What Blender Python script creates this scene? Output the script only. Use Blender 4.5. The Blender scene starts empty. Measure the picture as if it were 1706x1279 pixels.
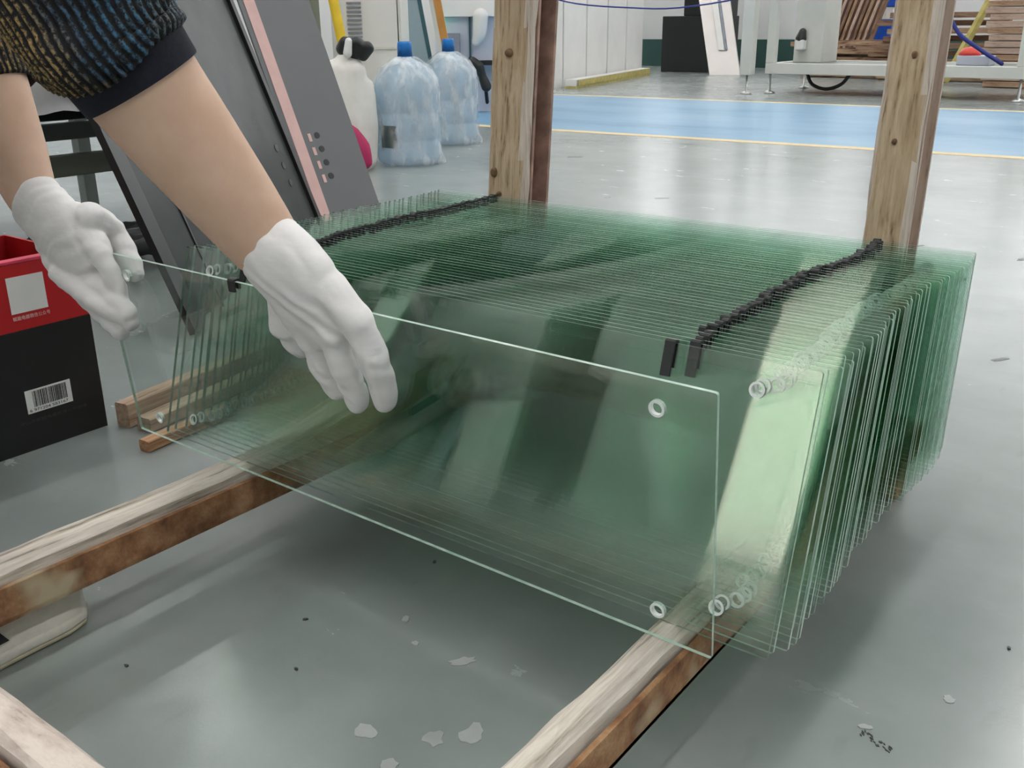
import bpy, bmesh, math, random
from mathutils import Vector, Matrix, Quaternion
random.seed(7)
S = bpy.context.scene
COL = S.collection
PI = math.pi

# ------------------------------------------------------------------ camera, world, exposure
cam = bpy.data.objects.new('camera', bpy.data.cameras.new('camera'))
COL.objects.link(cam)
S.camera = cam
CP = Vector((0.4046, -0.8039, 0.5550))
R_ = Vector((0.79783, 0.60281, -0.00883)); U_ = Vector((-0.20031, 0.27887, 0.93921)); F_ = Vector((-0.56863, 0.74756, -0.34324))
cam.matrix_world = Matrix(((R_.x, U_.x, -F_.x, CP.x), (R_.y, U_.y, -F_.y, CP.y), (R_.z, U_.z, -F_.z, CP.z), (0, 0, 0, 1)))
cam.data.sensor_fit = 'HORIZONTAL'; cam.data.sensor_width = 36.0
cam.data.lens = 36.0 * 1642.5 / 1706.0
cam.data.clip_start = 0.02; cam.data.clip_end = 100
W = bpy.data.worlds.new('world'); S.world = W; W.use_nodes = True
W.node_tree.nodes['Background'].inputs[0].default_value = (0.80, 0.84, 0.86, 1)
W.node_tree.nodes['Background'].inputs[1].default_value = 0.6
S.view_settings.view_transform = 'Standard'; S.view_settings.look = 'None'
S.view_settings.gamma = 1.0; S.view_settings.use_curve_mapping = False
S.view_settings.exposure = 1.38
LAMP_POWER = 13.0
cy = S.cycles
cy.max_bounces = 14; cy.diffuse_bounces = 4; cy.glossy_bounces = 5; cy.transmission_bounces = 6
cy.transparent_max_bounces = 150
cy.caustics_reflective = False; cy.caustics_refractive = False
cy.sample_clamp_indirect = 3.0; cy.blur_glossy = 1.0
cy.use_denoising = True
cy.use_adaptive_sampling = True; cy.adaptive_threshold = 0.1; cy.adaptive_min_samples = 16
cy.use_light_tree = False

# ------------------------------------------------------------------ materials
MATS = {}
def nmat(name):
    m = bpy.data.materials.new(name); m.use_nodes = True
    nt = m.node_tree; b = nt.nodes['Principled BSDF']
    MATS[name] = m
    return m, nt, b
def N(nt, t, **k):
    n = nt.nodes.new(t)
    for a, v in k.items(): setattr(n, a, v)
    return n
def ramp(nt, stops):
    r = nt.nodes.new('ShaderNodeValToRGB'); e = r.color_ramp.elements
    while len(e) > 1: e.remove(e[-1])
    e[0].position = stops[0][0]; e[0].color = (*stops[0][1], 1)
    for p, c in stops[1:]:
        q = e.new(p); q.color = (*c, 1)
    return r
def noise(nt, scale, detail=4, rough=0.6, mapscale=None, coord='Object', rot=None):
    tc = N(nt, 'ShaderNodeTexCoord'); n = N(nt, 'ShaderNodeTexNoise')
    n.inputs['Scale'].default_value = scale; n.inputs['Detail'].default_value = detail; n.inputs['Roughness'].default_value = rough
    if mapscale or rot:
        mp = N(nt, 'ShaderNodeMapping')
        if mapscale: mp.inputs['Scale'].default_value = mapscale
        if rot: mp.inputs['Rotation'].default_value = rot
        nt.links.new(tc.outputs[coord], mp.inputs[0]); nt.links.new(mp.outputs[0], n.inputs['Vector'])
    else:
        nt.links.new(tc.outputs[coord], n.inputs['Vector'])
    return n
def bump(nt, b, src, strength=0.3, dist=0.002):
    bp = N(nt, 'ShaderNodeBump'); bp.inputs['Strength'].default_value = strength; bp.inputs['Distance'].default_value = dist
    nt.links.new(src, bp.inputs['Height']); nt.links.new(bp.outputs[0], b.inputs['Normal'])
def mix(nt, a, b_, f):
    x = N(nt, 'ShaderNodeMix', data_type='RGBA')
    for s, i in ((f, 0), (a, 6), (b_, 7)):
        if isinstance(s, (int, float)): x.inputs[i].default_value = s
        elif isinstance(s, tuple): x.inputs[i].default_value = (*s, 1)
        else: nt.links.new(s, x.inputs[i])
    return x.outputs[2]
def plain(name, c, rough=0.5, metal=0.0, var=0.12, scale=20, bmp=0.0, spec=0.5, **k):
    m, nt, b = nmat(name)
    n = noise(nt, scale, 3)
    r = ramp(nt, [(0.3, tuple(v * (1 - var) for v in c)), (0.7, tuple(min(1, v * (1 + var)) for v in c))])
    nt.links.new(n.outputs[0], r.inputs[0]); nt.links.new(r.outputs[0], b.inputs['Base Color'])
    b.inputs['Roughness'].default_value = rough; b.inputs['Metallic'].default_value = metal
    b.inputs['Specular IOR Level'].default_value = spec
    if bmp: bump(nt, b, n.outputs[0], bmp, 0.003)
    return m
def wood(name, axis, dark, midc, light, scale=22, stretch=0.05, rough=0.75, stain=None, bstr=0.6):
    m, nt, b = nmat(name)
    sc = [1.0, 1.0, 1.0]; sc[axis] = stretch
    n1 = noise(nt, scale * 6, 6, 0.65, tuple(sc)); n2 = noise(nt, scale, 4, 0.6, tuple(max(v, 0.25) for v in sc))
    r = ramp(nt, [(0.33, dark), (0.42, midc), (0.60, light), (0.78, midc)])
    nt.links.new(n1.outputs[0], r.inputs[0]); col = r.outputs[0]
    if stain:
        r2 = ramp(nt, [(0.45, (0, 0, 0)), (0.62, (1, 1, 1))]); nt.links.new(n2.outputs[0], r2.inputs[0])
        col = mix(nt, col, stain, r2.outputs[0])
        # keep grain in stained zone
        col = mix(nt, col, r.outputs[0], 0.45)
    nt.links.new(col, b.inputs['Base Color']); b.inputs['Roughness'].default_value = rough
    bump(nt, b, n1.outputs[0], bstr, 0.002)
    return m
def emis(name, c, s):
    m, nt, b = nmat(name)
    b.inputs['Base Color'].default_value = (*c, 1); b.inputs['Emission Color'].default_value = (*c, 1); b.inputs['Emission Strength'].default_value = s
    return m

def glass_face(name, tint, rough=0.0, base=0.045, extra=0.0):
    m, nt, b = nmat(name); nt.nodes.remove(b); out = nt.nodes['Material Output']
    lw = N(nt, 'ShaderNodeLayerWeight'); lw.inputs['Blend'].default_value = 0.5
    pw = N(nt, 'ShaderNodeMath', operation='POWER'); pw.inputs[1].default_value = 5.0
    nt.links.new(lw.outputs['Facing'], pw.inputs[0])
    mr = N(nt, 'ShaderNodeMapRange'); mr.inputs['To Min'].default_value = base; mr.inputs['To Max'].default_value = 0.95
    nt.links.new(pw.outputs[0], mr.inputs['Value'])
    tr = N(nt, 'ShaderNodeBsdfTransparent'); tr.inputs[0].default_value = (*tint, 1)
    gl = N(nt, 'ShaderNodeBsdfGlossy'); gl.inputs['Roughness'].default_value = rough; gl.inputs['Color'].default_value = (0.97, 0.98, 0.97, 1)
    mx = N(nt, 'ShaderNodeMixShader')
    nt.links.new(mr.outputs[0], mx.inputs[0]); nt.links.new(tr.outputs[0], mx.inputs[1]); nt.links.new(gl.outputs[0], mx.inputs[2])
    nt.links.new(mx.outputs[0], out.inputs[0])
    return m
M_glass = glass_face('float_glass', (0.952, 0.979, 0.964))
def glass_edge(name, c1, c2):
    m, nt, b = nmat(name); nt.nodes.remove(b); out = nt.nodes['Material Output']
    n = noise(nt, 60, 3); r = ramp(nt, [(0.35, c1), (0.65, c2)]); nt.links.new(n.outputs[0], r.inputs[0])
    d = N(nt, 'ShaderNodeBsdfDiffuse'); t = N(nt, 'ShaderNodeBsdfTransparent'); g = N(nt, 'ShaderNodeBsdfGlossy'); g.inputs['Roughness'].default_value = 0.3
    t.inputs[0].default_value = (0.55, 0.80, 0.66, 1)
    oi = N(nt, 'ShaderNodeObjectInfo'); vr = ramp(nt, [(0.0, (0.30, 0.34, 0.32)), (0.35, (0.60, 0.66, 0.62)), (0.6, (0.85, 0.9, 0.87)), (1.0, (1, 1, 1))]); nt.links.new(oi.outputs['Random'], vr.inputs[0])
    mu = N(nt, 'ShaderNodeMix', data_type='RGBA', blend_type='MULTIPLY'); mu.inputs[0].default_value = 1.0
    nt.links.new(r.outputs[0], mu.inputs[6]); nt.links.new(vr.outputs[0], mu.inputs[7]); nt.links.new(mu.outputs[2], d.inputs[0])
    m1 = N(nt, 'ShaderNodeMixShader'); m1.inputs[0].default_value = 0.25; nt.links.new(d.outputs[0], m1.inputs[1]); nt.links.new(t.outputs[0], m1.inputs[2])
    m2 = N(nt, 'ShaderNodeMixShader'); m2.inputs[0].default_value = 0.16; nt.links.new(m1.outputs[0], m2.inputs[1]); nt.links.new(g.outputs[0], m2.inputs[2])
    nt.links.new(m2.outputs[0], out.inputs[0])
    return m
M_edge = glass_edge('ground_glass_edge', (0.46, 0.68, 0.56), (0.84, 0.96, 0.88))
M_ring = plain('frosted_hole_rim', (0.86, 0.90, 0.88), 0.5, var=0.05)
M_rubber = plain('black_rubber', (0.022, 0.024, 0.025), 0.55, var=0.3)
M_railwood = wood('weathered_rail_wood', 1, (0.16, 0.13, 0.10), (0.52, 0.46, 0.38), (0.78, 0.71, 0.62), stain=(0.66, 0.58, 0.54))
M_postwood = wood('brown_post_wood', 2, (0.18, 0.115, 0.06), (0.48, 0.355, 0.225), (0.64, 0.51, 0.36), scale=26, stain=(0.40, 0.28, 0.17))
M_postside = wood('pale_post_wood', 2, (0.30, 0.22, 0.17), (0.58, 0.48, 0.40), (0.72, 0.63, 0.55), scale=26)
M_barwood = wood('plaster_splashed_wood', 0, (0.30, 0.22, 0.19), (0.58, 0.48, 0.42), (0.74, 0.66, 0.58), scale=9, stretch=0.35, stain=(0.52, 0.50, 0.51), bstr=0.8)
M_postpink = wood('pinkish_grey_post_side', 2, (0.34, 0.23, 0.18), (0.58, 0.43, 0.35), (0.72, 0.60, 0.52), scale=14)
M_knot = plain('dark_wood_knot', (0.17, 0.095, 0.045), 0.7, var=0.5, scale=120)
def rustmat(name):
    m, nt, b = nmat(name)
    n = noise(nt, 25, 8, 0.7); n2 = noise(nt, 9, 3, 0.6)
    r = ramp(nt, [(0.3, (0.11, 0.045, 0.02)), (0.5, (0.31, 0.15, 0.07)), (0.66, (0.48, 0.29, 0.155))]); nt.links.new(n.outputs[0], r.inputs[0])
    r2 = ramp(nt, [(0.57, (0, 0, 0)), (0.66, (1, 1, 1))]); nt.links.new(n2.outputs[0], r2.inputs[0])
    c = mix(nt, r.outputs[0], (0.55, 0.45, 0.30), r2.outputs[0])
    nt.links.new(c, b.inputs['Base Color']); b.inputs['Roughness'].default_value = 0.8
    bump(nt, b, n.outputs[0], 0.5, 0.002)
    return m
M_rust = rustmat('rusty_steel')
M_redsteel = plain('red_brown_primer_steel', (0.40, 0.255, 0.205), 0.6, var=0.45, scale=24)
M_skin = None
def skinmat():
    m, nt, b = nmat('skin')
    n = noise(nt, 18, 4); r = ramp(nt, [(0.3, (0.70, 0.455, 0.325)), (0.7, (0.80, 0.56, 0.42))]); nt.links.new(n.outputs[0], r.inputs[0])
    nt.links.new(r.outputs[0], b.inputs['Base Color']); b.inputs['Roughness'].default_value = 0.5
    b.inputs['Specular IOR Level'].default_value = 0.35
    n2 = noise(nt, 350, 3); bump(nt, b, n2.outputs[0], 0.12, 0.001)
    return m
M_skin = skinmat()
def glovemat():
    m, nt, b = nmat('white_cotton_glove')
    n = noise(nt, 420, 3); n2 = noise(nt, 28, 3, 0.5, (1, 1, 2.2))
    r = ramp(nt, [(0.3, (0.80, 0.785, 0.78)), (0.7, (0.90, 0.885, 0.88))]); nt.links.new(n2.outputs[0], r.inputs[0])
    nt.links.new(r.outputs[0], b.inputs['Base Color']); b.inputs['Roughness'].default_value = 0.9; b.inputs['Specular IOR Level'].default_value = 0.15
    ad = N(nt, 'ShaderNodeMath', operation='MULTIPLY_ADD'); ad.inputs[1].default_value = 0.06
    nt.links.new(n.outputs[0], ad.inputs[0]); nt.links.new(n2.outputs[0], ad.inputs[2])
    bump(nt, b, ad.outputs[0], 0.3, 0.004)
    return m
M_glove = glovemat()
def knitmat():
    m, nt, b = nmat('gold_and_blue_lurex_knit')
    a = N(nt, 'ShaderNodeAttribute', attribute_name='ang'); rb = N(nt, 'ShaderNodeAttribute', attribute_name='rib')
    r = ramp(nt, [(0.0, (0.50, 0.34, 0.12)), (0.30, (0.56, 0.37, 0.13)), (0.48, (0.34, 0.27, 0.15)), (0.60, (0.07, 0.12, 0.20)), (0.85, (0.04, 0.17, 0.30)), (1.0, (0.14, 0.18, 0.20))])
    n = noise(nt, 260, 4, 0.8); n2 = noise(nt, 40, 3)
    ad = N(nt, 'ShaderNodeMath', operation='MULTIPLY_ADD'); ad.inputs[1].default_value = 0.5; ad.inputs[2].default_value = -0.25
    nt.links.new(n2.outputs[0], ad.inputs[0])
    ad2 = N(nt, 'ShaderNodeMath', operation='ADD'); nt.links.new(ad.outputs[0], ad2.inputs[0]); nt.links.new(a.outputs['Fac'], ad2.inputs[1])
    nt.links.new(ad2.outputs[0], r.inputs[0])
    r2 = ramp(nt, [(0.25, (0.0, 0.0, 0.0)), (0.75, (1, 1, 1))])
    ml = N(nt, 'ShaderNodeMath', operation='MULTIPLY'); nt.links.new(rb.outputs['Fac'], ml.inputs[0])
    r3 = ramp(nt, [(0.38, (0.1, 0.1, 0.1)), (0.62, (1, 1, 1))]); nt.links.new(n.outputs[0], r3.inputs[0])
    nt.links.new(r3.outputs[0], ml.inputs[1]); nt.links.new(ml.outputs[0], r2.inputs[0])
    c = mix(nt, (0.008, 0.008, 0.010), r.outputs[0], r2.outputs[0])
    nt.links.new(c, b.inputs['Base Color']); b.inputs['Roughness'].default_value = 0.5; b.inputs['Metallic'].default_value = 0.25
    bump(nt, b, n.outputs[0], 0.7, 0.003)
    return m
M_knit = knitmat()
M_navy = plain('navy_cuff_fabric', (0.010, 0.012, 0.022), 0.9, var=0.4, scale=300)
M_trouser = plain('dark_grey_trousers', (0.035, 0.037, 0.042), 0.9, var=0.3, scale=120)
M_hair = plain('black_hair', (0.012, 0.010, 0.009), 0.45, var=0.3, scale=90)
M_leather = plain('cream_leather', (0.72, 0.68, 0.60), 0.45, var=0.05, scale=80, bmp=0.1)
M_sole = plain('cream_rubber_sole', (0.60, 0.54, 0.38), 0.6, var=0.18, scale=40, bmp=0.2)
M_pink = plain('pink_shoe_lining', (0.75, 0.40, 0.34), 0.7)
M_blackfab = plain('black_fabric', (0.012, 0.012, 0.013), 0.8)
M_red = plain('red_card', (0.48, 0.012, 0.016), 0.45, var=0.1, scale=8)
M_redlip = plain('pinkish_red_card_rim', (0.66, 0.05, 0.11), 0.5)
M_blackcard = plain('black_card', (0.010, 0.010, 0.010), 0.42, var=0.2)
M_label = plain('white_label_paper', (0.78, 0.78, 0.76), 0.6, var=0.04)
M_ink = plain('black_ink', (0.02, 0.02, 0.02), 0.6)
M_pinkprint = plain('pale_pink_print', (0.85, 0.55, 0.52), 0.6)
M_dimprint = plain('dim_grey_print', (0.045, 0.043, 0.04), 0.5)
M_greyplate = plain('mid_grey_coated_plate', (0.125, 0.128, 0.134), 0.42, var=0.04, scale=4)
M_pinkstripe = plain('dusty_pink_stripe', (0.66, 0.42, 0.39), 0.5, var=0.05)
M_blackframe = plain('black_frame', (0.008, 0.008, 0.009), 0.35)
M_blackglass = plain('dark_reflective_glass', (0.050, 0.057, 0.055), 0.22, var=0.3, scale=3, spec=0.08)
M_greenedge = plain('pale_green_glass_edge', (0.25, 0.50, 0.38), 0.3)
M_white = plain('white_painted_metal', (0.78, 0.77, 0.75), 0.45, var=0.04, scale=3)
M_cream = plain('cream_painted_steel', (0.66, 0.66, 0.61), 0.5, var=0.05, scale=5)
M_wallw = plain('white_wall_paint', (0.74, 0.74, 0.73), 0.8, var=0.05, scale=1.5)
M_green = plain('dark_green_wall_band', (0.03, 0.085, 0.075), 0.6, var=0.15, scale=2)
M_ceil = plain('pale_ceiling_sheet', (0.55, 0.56, 0.56), 0.8, var=0.05, scale=1)
M_cloth = plain('white_cotton_sheet', (0.84, 0.84, 0.85), 0.9, var=0.08, scale=12, bmp=0.2)
M_steel = plain('brushed_grey_steel', (0.20, 0.22, 0.21), 0.4, metal=0.4, var=0.15, scale=6)
M_olive = plain('olive_grey_paint', (0.24, 0.26, 0.21), 0.5, var=0.1, scale=5)
M_dark = plain('deep_black_plastic', (0.012, 0.014, 0.014), 0.4)
M_foil = plain('crumpled_grey_film', (0.14, 0.145, 0.15), 0.22, var=0.4, scale=9, spec=0.8)
M_bluecap = plain('blue_bottle_cap', (0.01, 0.20, 0.62), 0.4, var=0.25, scale=30)
M_chrome = plain('zinc_plated_foot', (0.55, 0.55, 0.54), 0.3, metal=0.8)
M_alu = plain('brushed_aluminium', (0.62, 0.58, 0.56), 0.32, metal=0.55, var=0.08, scale=2)
M_blueplastic = plain('bright_blue_plastic', (0.012, 0.09, 0.52), 0.4, var=0.1)
M_cable = plain('blue_cable_jacket', (0.02, 0.03, 0.22), 0.5)
M_yellow = plain('yellow_paint', (0.80, 0.55, 0.03), 0.5, var=0.08)
M_orange = plain('orange_wood_frame', (0.55, 0.25, 0.05), 0.5, var=0.12, scale=10)
M_bluegrey = plain('blue_grey_laminate', (0.30, 0.40, 0.44), 0.4, var=0.08, scale=4)
M_teal = plain('dark_teal_edge', (0.03, 0.10, 0.12), 0.5)
M_lilac = plain('pale_lilac_panel', (0.62, 0.65, 0.76), 0.45, var=0.04, scale=3)
M_slate = plain('slate_grey_panel', (0.24, 0.26, 0.31), 0.5)
M_indicator = emis('green_indicator', (0.04, 0.85, 0.30), 1.2)
M_magenta = plain('crimson_print', (0.42, 0.012, 0.10), 0.55, var=0.1)
M_sack = plain('white_woven_sack', (0.74, 0.72, 0.68), 0.7, var=0.08, scale=10, bmp=0.3)
M_redpl = plain('red_plastic', (0.75, 0.06, 0.04), 0.4)
M_plank = [wood('plank_%d' % i, 0, d, mm, l, scale=6, stretch=0.15) for i, (d, mm, l) in enumerate([
    ((0.10, 0.05, 0.025), (0.30, 0.18, 0.11), (0.46, 0.31, 0.20)),
    ((0.20, 0.12, 0.09), (0.44, 0.31, 0.24), (0.58, 0.44, 0.36)),
    ((0.07, 0.035, 0.02), (0.20, 0.11, 0.07), (0.32, 0.20, 0.13))])]
M_stick = wood('orange_brown_stick_wood', 1, (0.20, 0.08, 0.03), (0.42, 0.21, 0.10), (0.55, 0.33, 0.19), scale=20)
M_stick2 = wood('dull_brown_stick_wood', 1, (0.16, 0.10, 0.06), (0.36, 0.25, 0.17), (0.48, 0.36, 0.26), scale=20)
M_foam = plain('yellow_foam_core', (0.45, 0.38, 0.13), 0.8, var=0.2, scale=20)
def bottlemat():
    m, nt, b = nmat('pale_blue_bottle_plastic'); nt.nodes.remove(b); out = nt.nodes['Material Output']
    tr = N(nt, 'ShaderNodeBsdfTransparent'); tr.inputs[0].default_value = (0.80, 0.90, 0.96, 1)
    p = N(nt, 'ShaderNodeBsdfPrincipled'); p.inputs['Base Color'].default_value = (0.58, 0.72, 0.84, 1); p.inputs['Roughness'].default_value = 0.18
    mx = N(nt, 'ShaderNodeMixShader'); mx.inputs[0].default_value = 0.55
    nt.links.new(tr.outputs[0], mx.inputs[1]); nt.links.new(p.outputs[0], mx.inputs[2]); nt.links.new(mx.outputs[0], out.inputs[0])
    return m
M_bottle = bottlemat()
def filmmat():
    m, nt, b = nmat('clear_wrinkled_wrap'); nt.nodes.remove(b); out = nt.nodes['Material Output']
    tr = N(nt, 'ShaderNodeBsdfTransparent'); tr.inputs[0].default_value = (0.95, 0.96, 0.97, 1)
    p = N(nt, 'ShaderNodeBsdfPrincipled'); p.inputs['Base Color'].default_value = (0.90, 0.92, 0.94, 1); p.inputs['Roughness'].default_value = 0.2
    n = noise(nt, 15, 4, 0.55, (1, 1, 0.45), rot=(0.9, 0.7, 0)); r = ramp(nt, [(0.42, (0.08, 0.08, 0.08)), (0.72, (0.62, 0.62, 0.62))]); nt.links.new(n.outputs[0], r.inputs[0])
    bp = N(nt, 'ShaderNodeBump'); bp.inputs['Strength'].default_value = 0.8; bp.inputs['Distance'].default_value = 0.01
    nt.links.new(n.outputs[0], bp.inputs['Height']); nt.links.new(bp.outputs[0], p.inputs['Normal'])
    mx = N(nt, 'ShaderNodeMixShader'); nt.links.new(r.outputs[0], mx.inputs[0])
    nt.links.new(tr.outputs[0], mx.inputs[1]); nt.links.new(p.outputs[0], mx.inputs[2]); nt.links.new(mx.outputs[0], out.inputs[0])
    return m
M_film = filmmat()
def floormat():
    m, nt, b = nmat('grey_epoxy_floor')
    n1 = noise(nt, 1.6, 5, 0.6, (1.0, 1.0, 1)); n2 = noise(nt, 14, 6, 0.7, (0.45, 1.0, 1), rot=(0, 0, 0.5)); n3 = noise(nt, 30, 3, 0.5, (1, 0.35, 1), rot=(0, 0, -0.4))
    r1 = ramp(nt, [(0.30, (0.200, 0.232, 0.226)), (0.70, (0.315, 0.345, 0.337))]); nt.links.new(n1.outputs[0], r1.inputs[0])
    r2 = ramp(nt, [(0.54, (0, 0, 0)), (0.85, (0.16, 0.16, 0.16))]); nt.links.new(n2.outputs[0], r2.inputs[0])
    c = mix(nt, r1.outputs[0], (0.47, 0.48, 0.47), r2.outputs[0])
    r3 = ramp(nt, [(0.66, (0, 0, 0)), (0.80, (0.25, 0.25, 0.25))]); nt.links.new(n3.outputs[0], r3.inputs[0])
    c = mix(nt, c, (0.16, 0.17, 0.17), r3.outputs[0])
    nt.links.new(c, b.inputs['Base Color'])
    rr = ramp(nt, [(0.3, (0.21, 0.21, 0.21)), (0.75, (0.29, 0.29, 0.29))]); nt.links.new(n2.outputs[0], rr.inputs[0]); nt.links.new(rr.outputs[0], b.inputs['Roughness'])
    b.inputs['Specular IOR Level'].default_value = 0.9
    n4 = noise(nt, 220, 2); bump(nt, b, n4.outputs[0], 0.10, 0.001)
    return m
M_floor = floormat()
def lanemat():
    m, nt, b = nmat('blue_lane_paint')
    n1 = noise(nt, 1.2, 6, 0.7, (0.5, 1.4, 1)); r1 = ramp(nt, [(0.32, (0.09, 0.25, 0.43)), (0.5, (0.18, 0.36, 0.54)), (0.8, (0.28, 0.44, 0.58))]); nt.links.new(n1.outputs[0], r1.inputs[0])
    nt.links.new(r1.outputs[0], b.inputs['Base Color']); b.inputs['Roughness'].default_value = 0.35
    return m
M_lane = lanemat()
M_line = plain('pale_yellow_line_paint', (0.74, 0.58, 0.32), 0.5, var=0.08, scale=3)
M_stain = plain('pale_dried_splash', (0.37, 0.385, 0.38), 0.45)
M_smudge = plain('grey_floor_smudge', (0.15, 0.165, 0.165), 0.4)
M_scuff = plain('black_scuff', (0.05, 0.055, 0.06), 0.5)
M_daylight = emis('overcast_daylight', (1.0, 0.86, 0.79), 0.62)
M_farfill = emis('far_wall_fill_glow', (0.97, 0.99, 1.0), 0.6)  # glow of the added, unseen far-wall windows, a fill for the floor
M_machine = plain('dark_green_machine_paint', (0.020, 0.040, 0.034), 0.4, var=0.2, scale=3)
M_lampglow = emis('white_led_diffuser', (1.0, 0.985, 0.96), LAMP_POWER)

# ------------------------------------------------------------------ object helpers
ORG = {}
def root(name, loc, label, cat, group=None, kind=None):
    o = bpy.data.objects.new(name, None); COL.objects.link(o); o.location = loc; o.empty_display_size = 0.05
    ORG[o.name] = Vector(loc)
    tag(o, label, cat, group, kind)
    return o
def tag(o, label=None, cat=None, group=None, kind=None):
    if label: o['label'] = label
    if cat: o['category'] = cat
    if group: o['group'] = group
    if kind: o['kind'] = kind
    return o
def link(name, me, mats, parent=None, smooth=False, shift=True):
    o = bpy.data.objects.new(name, me); COL.objects.link(o)
    for m in (mats if isinstance(mats, (list, tuple)) else [mats]): me.materials.append(m)
    if smooth:
        for p in me.polygons: p.use_smooth = True
    if parent is not None:
        g = ORG.get(parent.name, Vector((0, 0, 0)))
        o.parent = parent; ORG[o.name] = g
        if shift: me.transform(Matrix.Translation(-g))
    return o
def obj(name, bm, mats, parent=None, smooth=False, shift=True):
    bmesh.ops.recalc_face_normals(bm, faces=bm.faces)
    me = bpy.data.meshes.new(name); bm.to_mesh(me); bm.free()
    return link(name, me, mats, parent, smooth, shift)
def single(name, bm, mats, loc, label, cat, group=None, smooth=False, kind=None):
    """one-mesh thing with its origin at loc"""
    bmesh.ops.translate(bm, verts=bm.verts, vec=-Vector(loc))
    o = obj(name, bm, mats, None, smooth); o.location = loc
    return tag(o, label, cat, group, kind)
def B(): return bmesh.new()
def box(bm, c, s, rot=None, bev=0.0, mi=0):
    r = bmesh.ops.create_cube(bm, size=1.0); vs = r['verts']
    bmesh.ops.scale(bm, vec=Vector(s), verts=vs)
    fs = set(f for v in vs for f in v.link_faces)
    if bev:
        es = list(set(e for v in vs for e in v.link_edges))
        q = bmesh.ops.bevel(bm, geom=es, offset=bev, segments=2, affect='EDGES', profile=0.6)
        fs = set(q['faces']) | set(f for f in fs if f.is_valid)
        vs = list(set(v for f in fs for v in f.verts))
    for f in fs: f.material_index = mi
    M = Matrix.Translation(Vector(c))
    if rot is not None: M = M @ (rot.to_matrix().to_4x4() if isinstance(rot, Quaternion) else (rot.to_4x4() if isinstance(rot, Matrix) else Matrix.Rotation(rot, 4, 'Z')))
    bmesh.ops.transform(bm, matrix=M, verts=vs)
    return vs
def box2(bm, lo, hi, bev=0.0, mi=0):
    lo = Vector(lo); hi = Vector(hi)
    return box(bm, (lo + hi) / 2, hi - lo, None, bev, mi)
def catmull(P, n):
    P = [Vector(p) for p in P]
    if len(P) == 2: return [P[0].lerp(P[1], i / n) for i in range(n + 1)]
    out = []
    Q = [P[0] * 2 - P[1]] + P + [P[-1] * 2 - P[-2]]
    for i in range(1, len(Q) - 2):
        for k in range(n):
            t = k / n; a, b, c, d = Q[i - 1], Q[i], Q[i + 1], Q[i + 2]
            out.append(0.5 * ((2 * b) + (c - a) * t + (2 * a - 5 * b + 4 * c - d) * t * t + (3 * b - a - 3 * c + d) * t ** 3))
    out.append(P[-1]); return out
def lerpl(L, n):
    """resample a list of floats to match catmull count"""
    out = []
    for i in range(len(L) - 1):
        for k in range(n): out.append(L[i] + (L[i + 1] - L[i]) * k / n)
    out.append(L[-1]); return out
def frames(P, hint):
    T = []
    for i in range(len(P)):
        a = P[max(0, i - 1)]; b = P[min(len(P) - 1, i + 1)]; t = (b - a)
        T.append(t.normalized() if t.length > 1e-9 else Vector((0, 0, 1)))
    X = []
    for t in T:
        x = hint - t * hint.dot(t)
        if x.length < 1e-6: x = Vector((1, 0, 0)) - t * t.x
        X.append(x.normalized())
    return T, X
def loft(bm, P, ra, rb=None, hint=(1, 0, 0), sides=18, n=4, caps=True, mi=0, k0=1.0):
    """tube along P with elliptic section (ra along hint, rb across), rounded caps"""
    hint = Vector(hint)
    rb = rb or ra
    PP = catmull(P, n); A = lerpl(list(ra), n) if len(ra) > 1 else [ra[0]] * len(PP); Bq = lerpl(list(rb), n) if len(rb) > 1 else [rb[0]] * len(PP)
    T, X = frames(PP, hint)
    rings = []
    seq = []
    if caps:
        for ang in (80, 50, 25):
            k = math.radians(ang); seq.append((PP[0] - T[0] * min(A[0], Bq[0]) * math.sin(k) * k0, T[0], X[0], A[0] * math.cos(k), Bq[0] * math.cos(k)))
    for p, t, x, a, b in zip(PP, T, X, A, Bq): seq.append((p, t, x, a, b))
    if caps:
        for ang in (25, 50, 80):
            k = math.radians(ang); seq.append((PP[-1] + T[-1] * min(A[-1], Bq[-1]) * math.sin(k), T[-1], X[-1], A[-1] * math.cos(k), Bq[-1] * math.cos(k)))
    for p, t, x, a, b in seq:
        y = t.cross(x)
        rings.append([bm.verts.new(p + x * (a * math.cos(2 * PI * i / sides)) + y * (b * math.sin(2 * PI * i / sides))) for i in range(sides)])
    for r0, r1 in zip(rings, rings[1:]):
        for i in range(sides):
            f = bm.faces.new((r0[i], r0[(i + 1) % sides], r1[(i + 1) % sides], r1[i])); f.material_index = mi
    if caps:
        f = bm.faces.new(rings[0][::-1]); f.material_index = mi
        f = bm.faces.new(rings[-1]); f.material_index = mi
    return rings
def tube(bm, P, r, sides=10, n=4, mi=0): return loft(bm, P, [r] * len(P), None, (0.31, 0.52, 0.79), sides, n, True, mi)
def lathe(bm, prof, c=(0, 0, 0), sides=32, mi=0, close=True):
    c = Vector(c); rings = []
    for r, z in prof:
        rings.append([bm.verts.new(c + Vector((r * math.cos(2 * PI * i / sides), r * math.sin(2 * PI * i / sides), z))) for i in range(sides)])
    for a, b in zip(rings, rings[1:]):
        for i in range(sides):
            f = bm.faces.new((a[i], a[(i + 1) % sides], b[(i + 1) % sides], b[i])); f.material_index = mi
    if close:
        bm.faces.new(rings[0][::-1]).material_index = mi; bm.faces.new(rings[-1]).material_index = mi
    return rings
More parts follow.
